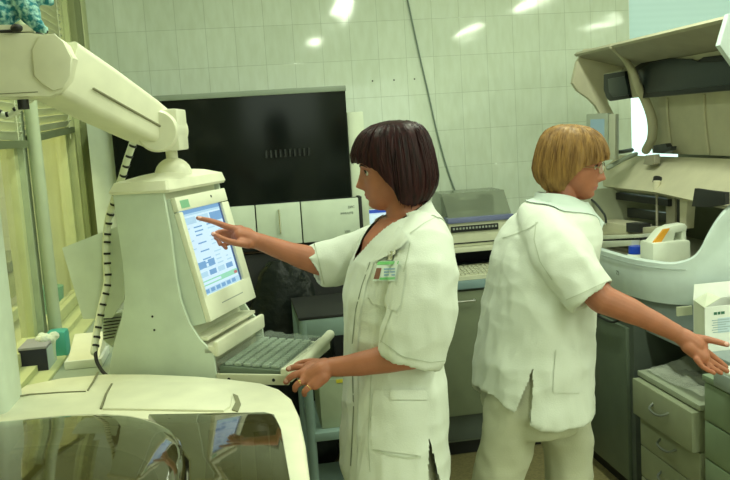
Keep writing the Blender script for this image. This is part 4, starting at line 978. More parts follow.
# ================================================================ PEOPLE
SKIN = mat('warm_skin', (.41, .148, .082), .5, var=.08, scale=25, sss=.12, bump=.04, bscale=200)
LIP = mat('lip_rose', (.42, .12, .10), .45); NAIL = mat('pink_nail', (.70, .38, .32), .3)
COAT = mat('white_coat_cotton', (.66, .70, .62), .8, bump=.12, bscale=260, var=.03)
COAT2 = mat('white_coat_seam', (.50, .54, .44), .85, var=.03)
TROU = mat('white_trouser_cotton', (.50, .51, .38), .85, bump=.12, bscale=200, var=.03)
SHOE = mat('white_leather_clog', (.7, .7, .65), .5)
def lerp_tab(tab, z):
    zs = [r[0] for r in tab]; order = np.argsort(zs); zz = np.array(zs)[order]
    return [float(np.interp(z, zz, np.array([r[i] for r in tab])[order])) for i in range(1, len(tab[0]))]
HEAD = [(.122, .012, .012, .012), (.116, .045, .05, .040), (.100, .075, .074, .060), (.075, .093, .090, .072), (.045, .103, .098, .078), (.015, .106, .099, .079), (-.01, .1015, .095, .077), (-.03, .0985, .087, .074), (-.05, .098, .074, .069), (-.07, .096, .058, .062), (-.088, .092, .042, .053), (-.102, .085, .03, .044), (-.113, .077, .02, .034), (-.119, .062, .01, .022)]
def g1(x, m, s): return math.exp(-((x-m)/s)**2)
def head_point(a, z):
    F_, B_, W_ = lerp_tab(HEAD, z)
    c, s = math.cos(a), math.sin(a); e = 2/2.25
    x = (F_ if c > 0 else B_)*np.sign(c)*abs(c)**e; y = W_*np.sign(s)*abs(s)**e
    if c > 0:
        nose = [(-.066, 0), (-.058, .002), (-.052, .014), (-.045, .0275), (-.037, .024), (-.02, .0145), (-.005, .007), (.008, .001), (.02, 0)]
        nz = np.interp(z, [q[0] for q in nose], [q[1] for q in nose]); wd = np.interp(z, [-.06, -.045, -.03, 0, .02], [.017, .0165, .0125, .009, .008])
        x += nz*math.exp(-(y/wd)**2)
        x += .0055*g1(z, -.0695, .0048)*g1(y, 0, .020)+.0055*g1(z, -.0795, .0050)*g1(y, 0, .017)-.003*g1(z, -.0745, .0022)*g1(y, 0, .02)
        x -= .004*g1(z, -.087, .005)*g1(y, 0, .02)
        x += .006*g1(z, -.104, .010)*g1(y, 0, .020)
        x += .004*g1(z, .016, .008)*(g1(y, .028, .018)+g1(y, -.028, .018))
        x -= .009*(g1(z, -.004, .010)*(g1(y, .031, .013)+g1(y, -.031, .013)))
        x += .004*(g1(z, -.033, .014)*(g1(y, .042, .017)+g1(y, -.042, .017)))
    return x, y, z
def head_rings(o, F, L, k=1.0):
    """closed rings of a head; o = origin at ear level, F forward, L left, U up"""
    U = np.cross(F, L); R = []
    for z in list(np.linspace(-.119, .116, 84))+[.119, .122]:
        R.append([o+k*(F*p[0]+L*p[1]+U*p[2]) for p in (head_point(a, z) for a in np.linspace(0, 2*PI, 96, endpoint=False))])
    return R
def hair_mesh(o, F, L, tab, low, k=1.0, thick=.014, strand=.0035, seed=1, nA=150, nT=26):
    """bob haircut: a thick shell from crown to a hem LOW(angle), combed into fine locks"""
    U = np.cross(F, L); rnd = random.Random(seed); mb = MB()
    ztop = tab[0][0]; outer = []; inner = []
    def pt(a, z, ins):
        F_, B_, W_ = lerp_tab(tab, z); c, s = math.cos(a), math.sin(a); e = 2/2.15
        x = (max(.004, F_-ins) if c > 0 else max(.004, B_-ins))*np.sign(c)*abs(c)**e; y = max(.004, W_-ins)*np.sign(s)*abs(s)**e
        return x, y
    jag = [rnd.uniform(-1, 1) for _ in range(nA)]
    R = []
    for j in range(nT+1):
        t = j/nT; row = []
        for i in range(nA):
            a = 2*PI*i/nA; zl = low(a)+.004*jag[i]; z = ztop-(ztop-zl)*(1-math.cos(t*PI/2))**1.0 if False else ztop-(ztop-zl)*(t**1.55)
            x, y = pt(a, z, 0)
            d = strand*(noise.noise(Vector((math.cos(a)*9, math.sin(a)*9, z*5+seed)))+.8*noise.noise(Vector((math.cos(a)*26, math.sin(a)*26, z*3+seed*3))))*min(1, t*2.5)
            r = math.hypot(x, y)+1e-9; row.append(o+k*(F*(x*(1+d/r))+L*(y*(1+d/r))+U*(z+.0)))
        R.append(row)
    for j in range(nT, 3, -2):
        t = j/nT; row = []
        for i in range(nA):
            a = 2*PI*i/nA; zl = low(a)+.004; z = ztop-.01-(ztop-zl-.01)*(t**1.55)+(.003 if j == nT else 0); x, y = pt(a, z, thick*min(1, (nT-j)/3+.6)); row.append(o+k*(F*x+L*y+U*z))
        R.append(row)
    mb.rings(R)
    # loose locks over the shell
    for q in range(260):
        a = rnd.uniform(0, 2*PI); t0 = rnd.uniform(.02, .5); t1 = rnd.uniform(.85, 1.02); P_ = []; dr = rnd.uniform(-.06, .06)
        for s_ in range(7):
            t = t0+(t1-t0)*s_/6; aa = a+dr*s_/6; zl = low(aa); z = ztop-(ztop-zl)*(t**1.55); x, y = pt(aa, z, -.0005+.0015*rnd.random()); P_.append(o+k*(F*x+L*y+U*z))
        mb.tube(P_, [.0012, .0022, .0026, .0026, .0024, .0018, .0007], n=5, smooth=1)
    return mb
def torso_rows(rows, D, Fd, Ld, ang):
    """rows (y, x_one, x_other, half width) as seen by the camera -> list of (centre, a, b)"""
    out = []
    for y, xa, xb, b_ in rows:
        c = PD((xa+xb)/2, y, D); half = abs(xa-xb)/2*D/FPX
        a_ = math.sqrt(max(.0009, half**2-(b_*math.sin(ang))**2))/math.cos(ang); out.append((c, a_, b_))
    return out
def ering(c, u, v, a, b, n=56, e=2.35, tiltf=None):
    R = []
    for t in np.linspace(0, 2*PI, n, endpoint=False):
        cu, cv = np.sign(math.cos(t))*abs(math.cos(t))**(2/e), np.sign(math.sin(t))*abs(math.sin(t))**(2/e)
        p = c+u*(a*cu)+v*(b*cv)
        if tiltf: p = p+UP*tiltf(cu, cv)
        R.append(p)
    return R
def sleeve(mb, path, n=30):
    """hollow ended sleeve: path of (centre, radius along u, radius along v, u, v)"""
    R = [ering(c, u, v, a, b, n, 2.1) for c, a, b, u, v in path]
    c, a, b, u, v = path[-1]; c0, a0, b0, *_ = path[-2]; d = nrm(c-c0)
    R.append(ering(c+d*.002, u, v, a-.008, b-.008, n, 2.1)); R.append(ering(c-d*.035, u, v, a-.011, b-.011, n, 2.1)); R.append(ering(c-d*.036, u, v, .01, .01, n, 2.1))
    mb.rings(R)
def folds(co, amp, f1=(9, 9, 3.0), seed=0, mask=None):
    out = co.copy()
    for i in range(len(co)):
        p = co[i]; q = Vector((p[0]*f1[0]+seed, p[1]*f1[1], p[2]*f1[2]))
        n1 = noise.noise(q); n2 = noise.noise(q*2.7)
        rid = (1-abs(n1)*2.2)*.6+n2*.5
        out[i] = out[i]+mask[i]*amp*rid if mask is not None else out[i]
    return out
def vnormals(m2, co):
    m2.vertices.foreach_set('co', co.ravel()); m2.update()
    nn = np.empty(len(co)*3); m2.vertices.foreach_get('normal', nn) if False else m2.vertex_normals.foreach_get('vector', nn); return nn.reshape(-1, 3)
def clothe(mb, voxel, amp, seed, sm=3, freq=(9, 9, 3), ztop=None):
    m2, co = union(mb, voxel, sm); nn = vnormals(m2, co); d = np.empty(len(co))
    for i in range(len(co)):
        p = co[i]; q = Vector((p[0]*freq[0]+seed, p[1]*freq[1], p[2]*freq[2])); q2 = Vector((p[0]*4+p[2]*9+seed, p[1]*4, p[2]*9-p[0]*6))
        d[i] = (.35-abs(noise.noise(q)))*1.3+(.3-abs(noise.noise(q2)))*.8+.35*noise.noise(q*3)
    if ztop is not None: d = d*np.clip((ztop-co[:, 2])/.10, .12, 1)
    return m2, co+nn*(d*amp)[:, None], nn
def digit(mb, pts, r0, r1, n=12):
    k = len(pts); mb.tube(pts, [r0+(r1-r0)*i/(k-1) for i in range(k)], n=n, smooth=4)
def legs(mb, hips, feet, r):
    for h, f in zip(hips, feet):
        kn = h+(f-h)*.5+V3(0, 0, .02); mb.tube([h, h+(f-h)*.25, kn, h+(f-h)*.75, f+V3(0, 0, .06)], [r, r*.92, r*.72, r*.66, r*.5], n=20, ends=True)
def shoe(c, fw, par):
    sd = np.cross(UP, fw); R = []
    for q, w_, h in ((-.09, .02, .05), (-.08, .034, .075), (-.03, .038, .085), (.04, .044, .065), (.11, .046, .045), (.15, .036, .035), (.168, .015, .022)):
        cc = c+fw*q; R.append([cc+sd*w_*math.cos(a)+UP*max(.0, h*.5+h*.5*math.sin(a)) for a in np.linspace(0, 2*PI, 16, endpoint=False)])
    obj('shoe', MB().rings(R), SHOE, par, 60)
def fold_collar(par, bv, c0, Fd, Ld, m, k, span=142):
    """turned-down collar: stands up round the neck, folds over and lies on the shoulders"""
    R = []; n = 44
    for i in range(n+1):
        u = -1+2*i/n; t = PI+u*math.radians(span); d = Fd*math.cos(t)+Ld*math.sin(t)*1.06; fr = abs(u)
        lo_ = .006-.050*fr**3
        row = [c0+d*(.070*k)+UP*(lo_-.03), c0+d*(.064*k)+UP*(lo_+.018), c0+d*(.0655*k)+UP*(lo_+.030), c0+d*(.072*k)+UP*(lo_+.028)]
        for r_, dz in ((.084, .012), (.100, 0), (.112+.02*fr**4, 0)):
            p = c0+d*(r_*k)+UP*(lo_+dz); h = bv.ray_cast(Vector(p+UP*.10), Vector((0, 0, -1)), .3)
            z = h[0][2]+.006 if h[0] is not None else p[2]-.03
            p[2] = max(z, p[2]-.02) if dz else min(z, p[2]+.01); row.append(p)
        o_ = [q-nrm(d+UP)*.004 for q in row[::-1]]
        R.append(row+o_)
    obj('collar', MB().rings(R), m, par, 50)
# ---------------------------------------------------------------- dark haired woman
D1 = 2.50; a1 = math.radians(15)
F1 = nrm(-VR*math.cos(a1)+VT*math.sin(a1)); L1 = nrm(VT*math.cos(a1)+VR*math.sin(a1))
base1 = PD(394, 470, D1); g1_ = V3(base1[0], base1[1], 0)
W1_ = thing('person', tuple(g1_), 'dark haired woman in white coat and name badge pressing the touchscreen', 'person')
rows1 = [(203, 390, 424, .060), (210, 386, 432, .078), (217, 379, 438, .115), (226, 371, 444, .155), (238, 362, 449, .185), (252, 355, 450, .188), (270, 349, 449, .180), (290, 345, 447, .172), (320, 345.5, 443, .168), (350, 345.5, 441.5, .172), (380, 344.5, 442.5, .190), (420, 343, 443.5, .200), (450, 342, 444, .205), (476, 341.5, 445, .208)]
T1 = torso_rows(rows1, D1, F1, L1, a1)
# head
hf = nrm(-VR*math.cos(math.radians(2))+VT*math.sin(math.radians(2)) - UP*.03); hl = nrm(np.cross(UP, hf)); HO = PD(396.5, 168, D1)
body = MB()
body.rings(head_rings(HO, hf, hl))
nk = [PD(398, 188, D1), PD(402, 200, D1), PD(405, 212, D1), PD(408, 228, D1)]
body.tube(nk, [.050, .050, .056, .075], n=28)
sh = [(c, a_-(.005 if i < 3 else .016 if i < 5 else .045), b_-(.03 if i < 5 else .045)) for i, (c, a_, b_) in enumerate(T1[2:])]
body.rings([ering(c, F1, L1, a_, b_) for c, a_, b_ in sh]+[ering(sh[-1][0]-UP*.04, F1, L1, .08, .12)])
hipc = sh[-1][0]; 
hips = [hipc+L1*s_*.085+V3(0, 0, .02)-UP*.02 for s_ in (1, -1)]
feet1 = [V3(g1_[0], g1_[1], 0)+L1*.09*s_+F1*(.06*s_) for s_ in (1, -1)]
legs(body, hips, feet1, .075)
for f in feet1: body.tube([f+V3(0, 0, .07)-F1*.02, f+F1*.07+V3(0, 0, .04), f+F1*.13+V3(0, 0, .03)], [.034, .032, .025], n=12)
def W(x, y, d): return PD(x, y, d)
# near (left) arm, its hand on the keyboard drawer
sN = W(424, 268, 2.37); eN = W(414, 353, 2.30); wN = W(331, 367, 2.36)
body.tube([sN, W(421, 310, 2.31), eN], [.045, .048, .044], n=20)
body.tube([eN, W(392, 357.5, 2.31), W(365, 363, 2.33), W(345, 366, 2.35), wN], [.043, .040, .034, .029, .0265], n=20)
hd_ = MB()
hd_.tube([wN, W(322, 370, 2.355), W(314, 375, 2.36)], [.025, .028, .026], n=16)                      # heel and back of the hand
hd_.tube([W(325, 365, 2.385), W(309, 367, 2.40)], [.021, .017], n=14); hd_.tube([W(323, 376, 2.345), W(315, 384, 2.34)], [.021, .017], n=14)
hd_.tube([W(313, 368.5, 2.385), W(304, 374, 2.375)], [.019, .018], n=12); hd_.tube([W(314, 381, 2.35), W(306, 379, 2.36)], [.018, .017], n=12)
digit(hd_, [W(309, 368, 2.40), W(300, 367, 2.405), W(294, 367.3, 2.41), W(288.5, 369, 2.415)], .0112, .0085)     # first finger
digit(hd_, [W(307, 373, 2.38), W(297, 374, 2.375), W(290, 377.5, 2.38), W(286, 382, 2.39)], .0115, .0088)
digit(hd_, [W(308, 379.5, 2.36), W(301, 382, 2.35), W(296, 386, 2.355), W(295, 389.5, 2.37)], .0112, .0085)
digit(hd_, [W(313, 384, 2.345), W(308, 388, 2.335), W(304.5, 391.5, 2.34), W(304.5, 394.5, 2.355)], .0100, .0078)
digit(hd_, [W(320, 362, 2.41), W(310, 361.5, 2.43), W(301, 363, 2.44), W(296, 365, 2.44)], .0105, .008)          # thumb along the far side
body.v  # keep
k0 = len(body.v); body.add(hd_.v, hd_.f, raw=True)
# far (right) arm, first finger on the screen
def ONS(x, y, lift=.0): return PP(x, y, N0+mm*(.0+lift), mm)
tip = ONS(198, 218, .004); dt = float(np.dot(tip-CC, CF))
sF = W(378, 256, 2.68); eF = W(322, 262, 2.66); dw = dt+.03; wF = W(259, 241.5, dw)
body.tube([sF, W(350, 260, 2.68), eF], [.045, .046, .044], n=20)
body.tube([eF, W(305, 257.5, (2.66*2+dw)/3), W(285, 251, (2.66+dw*2)/3), wF], [.044, .039, .032, .0265], n=20)
fh = MB(); q = dw
fh.tube([wF, W(250, 239, q-.005), W(241, 236, q-.008)], [.025, .028, .025], n=16)
fh.tube([W(248, 234, q), W(236, 230, q-.002)], [.020, .016], n=12); fh.tube([W(249, 243, q-.02), W(241, 242.5, q-.03)], [.018, .015], n=12)
fh.tube([W(240, 230, q), W(236, 237, q)], [.016, .016], n=12)
digit(fh, [W(238, 230, q), W(226, 226.3, q-.005), W(213, 221.5, (q+dt)/2), tip], .0118, .0072)
digit(fh, [W(246, 244, q-.03), W(236, 243, q-.045), W(224, 239.5, q-.045), W(213.5, 234, q-.035)], .0115, .0080)   # thumb
digit(fh, [W(237, 233, q+.012), W(226, 231.5, q+.018), W(217, 233, q+.01), W(216, 238, q-.0)], .0098, .0075)      # curled middle finger
digit(fh, [W(237, 238, q+.015), W(227, 237, q+.022), W(219, 239, q+.012), W(220, 244, q+.0)], .0095, .0072)
digit(fh, [W(238, 243, q+.012), W(230, 243, q+.018), W(224, 245, q+.01), W(226, 248, q+.0)], .0085, .0066)
body.add(fh.v, fh.f, raw=True)
m2, co = union(body, .0030, 1)
tipn = [W(289, 368, 2.406), W(286.5, 380.5, 2.38)]; nails = [tip+V3(.006, 0, .004)-CF*.003, W(213, 233, q-.042)]
hU = np.cross(hf, hl)
def paint(pc):
    idx = np.zeros(len(pc)); loc = np.stack([(pc-HO)@hf, (pc-HO)@hl, (pc-HO)@hU], 1)
    lips = (np.abs(loc[:, 2]+.0748) < .0085-.22*np.abs(loc[:, 1])*.9) & (np.abs(loc[:, 1]) < .023) & (loc[:, 0] > .07); idx[lips] = 1
    for t_ in tipn+nails: idx[np.linalg.norm(pc-t_, axis=1) < .0065] = 2
    return idx
bod = finish('body', m2, co, [SKIN, LIP, NAIL], W1_, paint)
# eyes, brows
EYEW = mat('eye_white', (.75, .74, .68), .2); IRIS = mat('brown_iris', (.06, .03, .015), .15); BROW = mat('dark_brow', (.05, .03, .025), .8)
def face_bits(HO, hf, hl, par, k=1.0, iris=IRIS, brow=BROW):
    hU = np.cross(hf, hl)
    for s_ in (1, -1):
        c = HO+k*(hf*.0825+hl*(.031*s_)+hU*(-.004)); e_ = obj('eye', MB().ball(c, .0118*k, 16, 12), EYEW, par)
        obj('iris', MB().ball(c+k*(hf*.0072), .0062*k, 12, 8), iris, e_)
        for dz, r_, nm in ((.0065, .0020, 'eyelid'), (-.0065, .0014, 'eyelid')):
            P_ = [HO+k*(hf*(.0925+.003*math.cos(q*1.2)-.0004*abs(q)*4)+hl*((.031+.0135*math.sin(q*1.3))*s_)+hU*(-.004+dz*math.cos(q*1.25))) for q in (-1, -.5, 0, .5, 1)]
            obj(nm, MB().tube(P_, r_*k, n=6), BROW if dz > 0 else SKIN, e_)
        P_ = [HO+k*(hf*x+hl*(y*s_)+hU*z) for x, y, z in ((.1055, .012, .0135), (.104, .024, .0185), (.0985, .036, .0185), (.089, .049, .012))]
        obj('eyebrow', MB().tube(P_, [.0022*k, .003*k, .0026*k, .0012*k], n=6), brow, par)
        c = HO+k*(hf*(-.004)+hl*(.077*s_)+hU*(-.018)); R = []
        for z, a_, b_ in ((-.03, .004, .004), (-.024, .008, .006), (-.01, .011, .007), (.008, .016, .008), (.022, .016, .008), (.03, .008, .005)): R.append([c+k*(hU*z+hf*(a_*math.cos(t))+hl*(s_*(b_*math.sin(t)+.003))) for t in np.linspace(0, 2*PI, 14, endpoint=False)])
        obj('ear', MB().rings(R), SKIN, par, 60)
face_bits(HO, hf, hl, W1_)
HT1 = [(.139, .006, .006, .006), (.136, .035, .04, .032), (.128, .066, .068, .056), (.114, .092, .088, .072), (.095, .110, .100, .084), (.07, .124, .108, .091), (.05, .132, .112, .095), (.03, .131, .115, .098), (.0, .120, .120, .101), (-.03, .110, .121, .102), (-.06, .10, .115, .100), (-.085, .092, .100, .095), (-.105, .085, .082, .088), (-.125, .08, .066, .08)]
def low1(a):
    a = abs((a+PI) % (2*PI)-PI); d = math.degrees(a)
    return float(np.interp(d, [0, 25, 45, 56, 66, 76, 84, 90, 110, 150, 180], [.028, .026, .020, .008, -.02, -.045, -.085, -.103, -.110, -.104, -.100]))
HM = mat('dark_auburn_hair', (.022, .007, .008), .42, spec=.18, var=.5, scale=20)
def hairmat(m, c0, c1, sc=(60, 60, 4)):
    nt = m.node_tree; nz = [n for n in nt.nodes if n.type == 'TEX_NOISE'][0]; cr = [n for n in nt.nodes if n.type == 'VALTORGB'][0]; tc = [n for n in nt.nodes if n.type == 'TEX_COORD'][0]
    mp = nt.nodes.new('ShaderNodeMapping'); mp.inputs['Scale'].default_value = sc; nt.links.new(tc.outputs['Object'], mp.inputs[0]); nt.links.new(mp.outputs[0], nz.inputs['Vector']); nz.inputs['Scale'].default_value = 1.6
    cr.color_ramp.elements[0].color = (*c0, 1); cr.color_ramp.elements[1].color = (*c1, 1)
hairmat(HM, (.006, .002, .003), (.038, .009, .011))
obj('hair', hair_mesh(HO, hf, hl, HT1, low1, seed=2), HM, W1_, 80)
# coat
cm = MB()
ct = T1[1:]
R = [ering(c+UP*.0, F1, L1, a_, b_) for c, a_, b_ in ct]
c, a_, b_ = ct[-1]
R += [ering(c-UP*.004, F1, L1, a_-.010, b_-.010), ering(c+UP*.05, F1, L1, a_-.014, b_-.014), ering(c+UP*.06, F1, L1, .02, .02)]
cm.rings(R)
def sax(c0, c1, hint):
    d = nrm(c1-c0); u = nrm(hint-d*np.dot(hint, d)); return u, np.cross(d, u)
P_ = [(W(420, 226, 2.44), .050, .050), (W(424, 246, 2.355), .080, .066), (W(425.5, 272, 2.315), .092, .072), (W(423, 305, 2.30), .095, .074), (W(416, 332, 2.295), .094, .074), (W(409.5, 359, 2.31), .092, .072)]
path = []
for i, (c, a_, b_) in enumerate(P_):
    u, v = sax(P_[max(0, i-1)][0], P_[min(len(P_)-1, i+1)][0], F1 if i < 5 else nrm(F1+UP*.28)); path.append((c, a_, b_, u, v))
u = nrm(F1+UP*.36); path[-1] = (P_[-1][0], .088, .072, u, nrm(np.cross(nrm(P_[-1][0]-P_[-2][0]), u)))
sleeve(cm, path)
P_ = [(W(398, 240, 2.66), .07, .065), (W(380, 247, 2.69), .078, .07), (W(360, 255, 2.69), .076, .068), (W(338, 261, 2.68), .071, .062), (W(320, 264.5, 2.67), .068, .058), (W(311.5, 266.5, 2.665), .066, .058)]
path = []
for i, (c, a_, b_) in enumerate(P_):
    u, v = sax(P_[max(0, i-1)][0], P_[min(len(P_)-1, i+1)][0], UP); path.append((c, a_, b_, u, v))
dlast = nrm(path[-1][3]+F1*.30); path[-1] = (path[-1][0], .066, .058, dlast, path[-1][4])
sleeve(cm, path)
m2, co, nn = clothe(cm, .006, .0115, 3.3, sm=2, freq=(11, 11, 4), ztop=T1[3][0][2])
nc = PD(405, 214, D1)
def kill1(pc):
    rel = pc-nc; f_ = rel@F1; s_ = rel@L1; z = rel@UP
    hole = (np.hypot(f_+.0, s_) < .078) & (z > -.035)
    zv = PD(373, 258, D1)[2]-nc[2]
    vee = (f_ > .02) & (z > zv) & (np.abs(s_+.005) < (z-zv)*.80)
    seam = pc@UP; c = PD(420, 440, 2.3)
    sl = (np.abs((pc-base1)@F1+.055) < np.maximum(0, (PD(424, 441, 2.3)[2]-seam))*.16) & ((pc-base1)@L1 > .05) & (seam < PD(424, 441, 2.3)[2])
    return hole | vee | sl
coat = finish('coat', m2, co, [COAT], W1_, None, kill1)
bv = bvh_of(coat)
def seam(bv, pts, w, nm, par, m=COAT2, off=.0025, nu=14):
    a_ = [(x-w/2, y) for x, y in pts]; b2 = [(x+w/2, y) for x, y in pts]; return obj(nm, patch(bv, (a_, b2), nu, 1, off, .003), m, par, 40)
def seamh(bv, pts, w, nm, par, m=COAT2, off=.0025, nu=14):
    a_ = [(x, y-w/2) for x, y in pts]; b2 = [(x, y+w/2) for x, y in pts]; return obj(nm, patch(bv, (a_, b2), nu, 1, off, .003), m, par, 40)
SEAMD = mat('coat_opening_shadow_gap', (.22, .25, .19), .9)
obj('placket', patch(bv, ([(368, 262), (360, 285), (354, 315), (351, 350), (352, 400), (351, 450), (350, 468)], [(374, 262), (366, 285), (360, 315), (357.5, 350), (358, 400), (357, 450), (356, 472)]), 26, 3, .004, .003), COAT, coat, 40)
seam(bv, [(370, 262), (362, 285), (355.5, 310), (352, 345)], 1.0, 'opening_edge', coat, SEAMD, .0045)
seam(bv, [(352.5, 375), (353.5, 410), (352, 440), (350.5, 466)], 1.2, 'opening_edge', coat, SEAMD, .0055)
obj('breast_pocket', patch(bv, ([(377, 268), (373, 282), (368, 296), (372, 303)], [(405, 272), (403, 290), (400, 306), (396, 311)]), 10, 10, .004, .003), COAT, coat, 40)
seamh(bv, [(368, 298), (378, 305), (390, 309), (400, 306)], .9, 'pocket_edge', coat)
obj('side_pocket', patch(bv, ([(373, 390), (371, 420), (372, 449)], [(427, 391), (425, 425), (421, 456)]), 12, 12, .004, .003), COAT, coat, 40)
obj('pocket_hem', patch(bv, ([(390, 389.5), (427, 390)], [(390, 399.5), (427, 400)]), 10, 2, .0085, .003), COAT, coat, 40)
seamh(bv, [(373, 449), (390, 455), (407, 458), (421, 457)], 2.2, 'pocket_edge', coat)
seam(bv, [(372, 355), (370, 400), (368, 440), (370, 472)], .9, 'front_seam', coat)
seam(bv, [(410, 243), (406, 262), (400, 285), (390, 315), (380, 343)], 1.1, 'armhole_seam', coat)
seamh(bv, [(380, 340.5), (403, 357), (430, 362.5), (446, 361)], .9, 'cuff_seam', coat)
seam(bv, [(314, 243), (319, 262), (324, 284)], .9, 'cuff_seam', coat)
seamh(bv, [(436, 217), (424, 223), (410, 233)], .8, 'shoulder_seam', coat)
# collar: rises behind the neck and folds down to the lapel point
def collar(outer, inner, dd_o, dd_i, nm, par, m):
    n = 26; 
    def samp(pl, t):
        k = t*(len(pl)-1); i = min(len(pl)-2, int(k)); f = k-i; return pl[i][0]+(pl[i+1][0]-pl[i][0])*f, pl[i][1]+(pl[i+1][1]-pl[i][1])*f
    return obj(nm, patch(par[1], (outer, inner), n, 4, .009, .005), m, par[0], 50)
fold_collar(coat, bv, nc+F1*-.006, F1, L1, COAT, 1.0, 112)
obj('lapel', patch(bv, ([(399, 226), (391, 237), (383, 247), (374.5, 259)], [(409, 239), (401, 247), (392, 253), (376.5, 261)]), 14, 4, .018, .013), COAT, coat, 50)
obj('lapel', patch(bv, ([(375, 219), (372, 226), (371, 240), (371.5, 256)], [(384, 214), (379, 224), (375.5, 238), (373, 255)]), 12, 3, .008, .004), COAT, coat, 50)
# chain with pendant, badge, rings
bb = bvh_of(bod)
def onbody(x, y, off=.004):
    p, n = cast(bb, x, y)
    return (p if p is not None else PD(x, y, 2.42))-nrm(ray(x, y))*off
GOLD = mat('gold_metal', (.75, .55, .22), .25, metal=1)
ch = obj('neck_cord', MB().tube([onbody(x, y) for x, y in ((421, 206.5), (413, 212), (405, 217), (397, 222), (389, 228), (383, 233))], .0022, n=6), mat('dark_cord', (.06, .045, .03), .5), W1_)
obj('pendant', MB().tube([onbody(383, 232), onbody(381, 237), onbody(378.5, 241)], [.003, .0035, .002], n=8), STEEL, ch)
bd = obj('name_badge', patch(bv, ([(378, 261), (372.5, 281)], [(399, 260.5), (394.5, 281)]), 6, 6, .012, .002), mat('badge_white', (.75, .85, .80), .3), W1_)
obj('badge_clip', patch(bv, ([(390, 247), (388, 260)], [(394, 248), (392, 260)]), 4, 2, .014, .003), CHROME, bd); obj('clip_head', patch(bv, ([(387, 252), (387, 256)], [(396, 250), (396, 254)]), 2, 4, .018, .003), CHROME, bd)
obj('badge_header', patch(bv, ([(378, 261.5), (377, 265)], [(399, 261), (398, 264)]), 2, 4, .0135, .001), mat('badge_green', (.20, .62, .22), .4), bd)
obj('badge_photo', patch(bv, ([(376.5, 268), (373.5, 279)], [(381.5, 268), (379, 279)]), 3, 3, .0135, .001), mat('badge_portrait', (.22, .09, .06), .5), bd)
for y in (268.5, 271.5, 274.5): obj('badge_line', patch(bv, ([(384, y), (383.8, y+1.2)], [(395, y-.3), (394.8, y+.9)]), 1, 4, .0135, .001), mat('badge_blue_print', (.20, .40, .65), .5), bd)
obj('badge_footer', patch(bv, ([(380, 277.6), (379.4, 279.8)], [(395, 277), (394.6, 279.5)]), 2, 4, .0135, .001), mat('badge_green', (.20, .62, .22), .4), bd)
def ringm(c, ax_, r, par):
    u = nrm(np.cross(ax_, UP)); v = np.cross(nrm(ax_), u); mb = MB(); P_ = [c+r*(math.cos(t)*u+math.sin(t)*v) for t in np.linspace(0, 2*PI, 15)]
    mb.tube(P_, .0016, n=6, smooth=1, ends=False); obj('ring', mb, GOLD, par, 60)
ringm(W(300.5, 382.4, 2.351), W(296, 386, 2.355)-W(304, 380, 2.355), .0103, bod)
ringm(W(309, 387.2, 2.337), W(304.5, 391.5, 2.34)-W(312, 385, 2.345), .0092, bod)
p, n = cast(bb, 300, 381); obj('ring_stone', MB().ball(p, (.0035, .0035, .003), 8, 6), GOLD, bod)
# trousers and clogs
tm = MB(); c, a_, b_ = T1[-1]
tm.rings([ering(c+UP*.16, F1, L1, a_-.045, b_-.045), ering(c-UP*.04, F1, L1, a_-.025, b_-.025), ering(c-UP*.10, F1, L1, a_-.05, b_-.05)])
for h, f in zip(hips, feet1): tm.tube([h, h+(f-h)*.3, h+(f-h)*.6, f+V3(0, 0, .11)], [.098, .092, .085, .078], n=22)
m2, co, nn = clothe(tm, .010, .008, 9.1); finish('trousers', m2, co, [TROU], W1_)
for f in feet1: shoe(f, F1, W1_)
# ---------------------------------------------------------------- blond woman
D2 = 2.75; a2 = math.radians(16)
F2 = nrm(VR*math.cos(a2)-VT*math.sin(a2)); L2 = nrm(np.cross(UP, F2))          # L2 points away from the camera
base2 = PD(533, 400, D2); g2 = V3(base2[0], base2[1], 0)
W2_ = thing('person', tuple(g2), 'blond woman with glasses in white short-sleeved tunic reaching for the grey tray', 'person')
rows2 = [(194, 541, 578, .058), (201, 533, 584, .078), (208, 524, 589, .115), (218, 513, 593, .155), (232, 503.5, 594, .185), (250, 497, 593, .195), (275, 492.5, 590.5, .197), (305, 487, 588.5, .193), (340, 481, 587.5, .195), (370, 477, 586.5, .205), (395, 476, 585.5, .212), (407, 476, 585, .215)]
T2 = torso_rows(rows2, D2, F2, L2, a2)
h2 = math.radians(21); pit = math.radians(7)
hf2 = nrm((VR*math.cos(h2)+VT*math.sin(h2))*math.cos(pit)-UP*math.sin(pit)); hl2 = nrm(np.cross(UP, hf2)); HO2 = PD(569.5, 163, D2); K2 = .955
body = MB(); body.rings(head_rings(HO2, hf2, hl2, K2))
body.tube([PD(564, 184, D2), PD(561, 196, D2), PD(558, 206, D2), PD(555, 218, D2)], [.048, .050, .056, .075], n=28)
sh = [(c, a_-(.012 if i < 5 else .045), b_-(.03 if i < 5 else .045)) for i, (c, a_, b_) in enumerate(T2[2:])]
body.rings([ering(c, F2, L2, a_, b_) for c, a_, b_ in sh]+[ering(sh[-1][0]-UP*.01, F2, L2, .08, .12)])
hipc = sh[-1][0]
hipsB = [PD(517, 402, 2.68), PD(562, 402, 2.80)]
feet2 = [g2+VR*(-.33)+VT*.06, g2+VR*.115-VT*.09]
def l2(mb, r, nn_, end):
    for h, f in zip(hipsB, feet2): mb.tube([h, h+(f-h)*.3+F2*.015, h+(f-h)*.55+F2*.01, h+(f-h)*.8, f+V3(0, 0, end)], [r[0], r[1], r[2], r[3], r[4]], n=nn_)
l2(body, (.070, .060, .050, .05, .04), 20, .07)
for f in feet2: body.tube([f+V3(0, 0, .07)-F2*.02, f+F2*.07+V3(0, 0, .04), f+F2*.13+V3(0, 0, .03)], [.034, .032, .025], n=12)
sR = W(556, 250, 2.62); eR = W(602, 299, 2.50); wR = W(676, 333, 2.50)
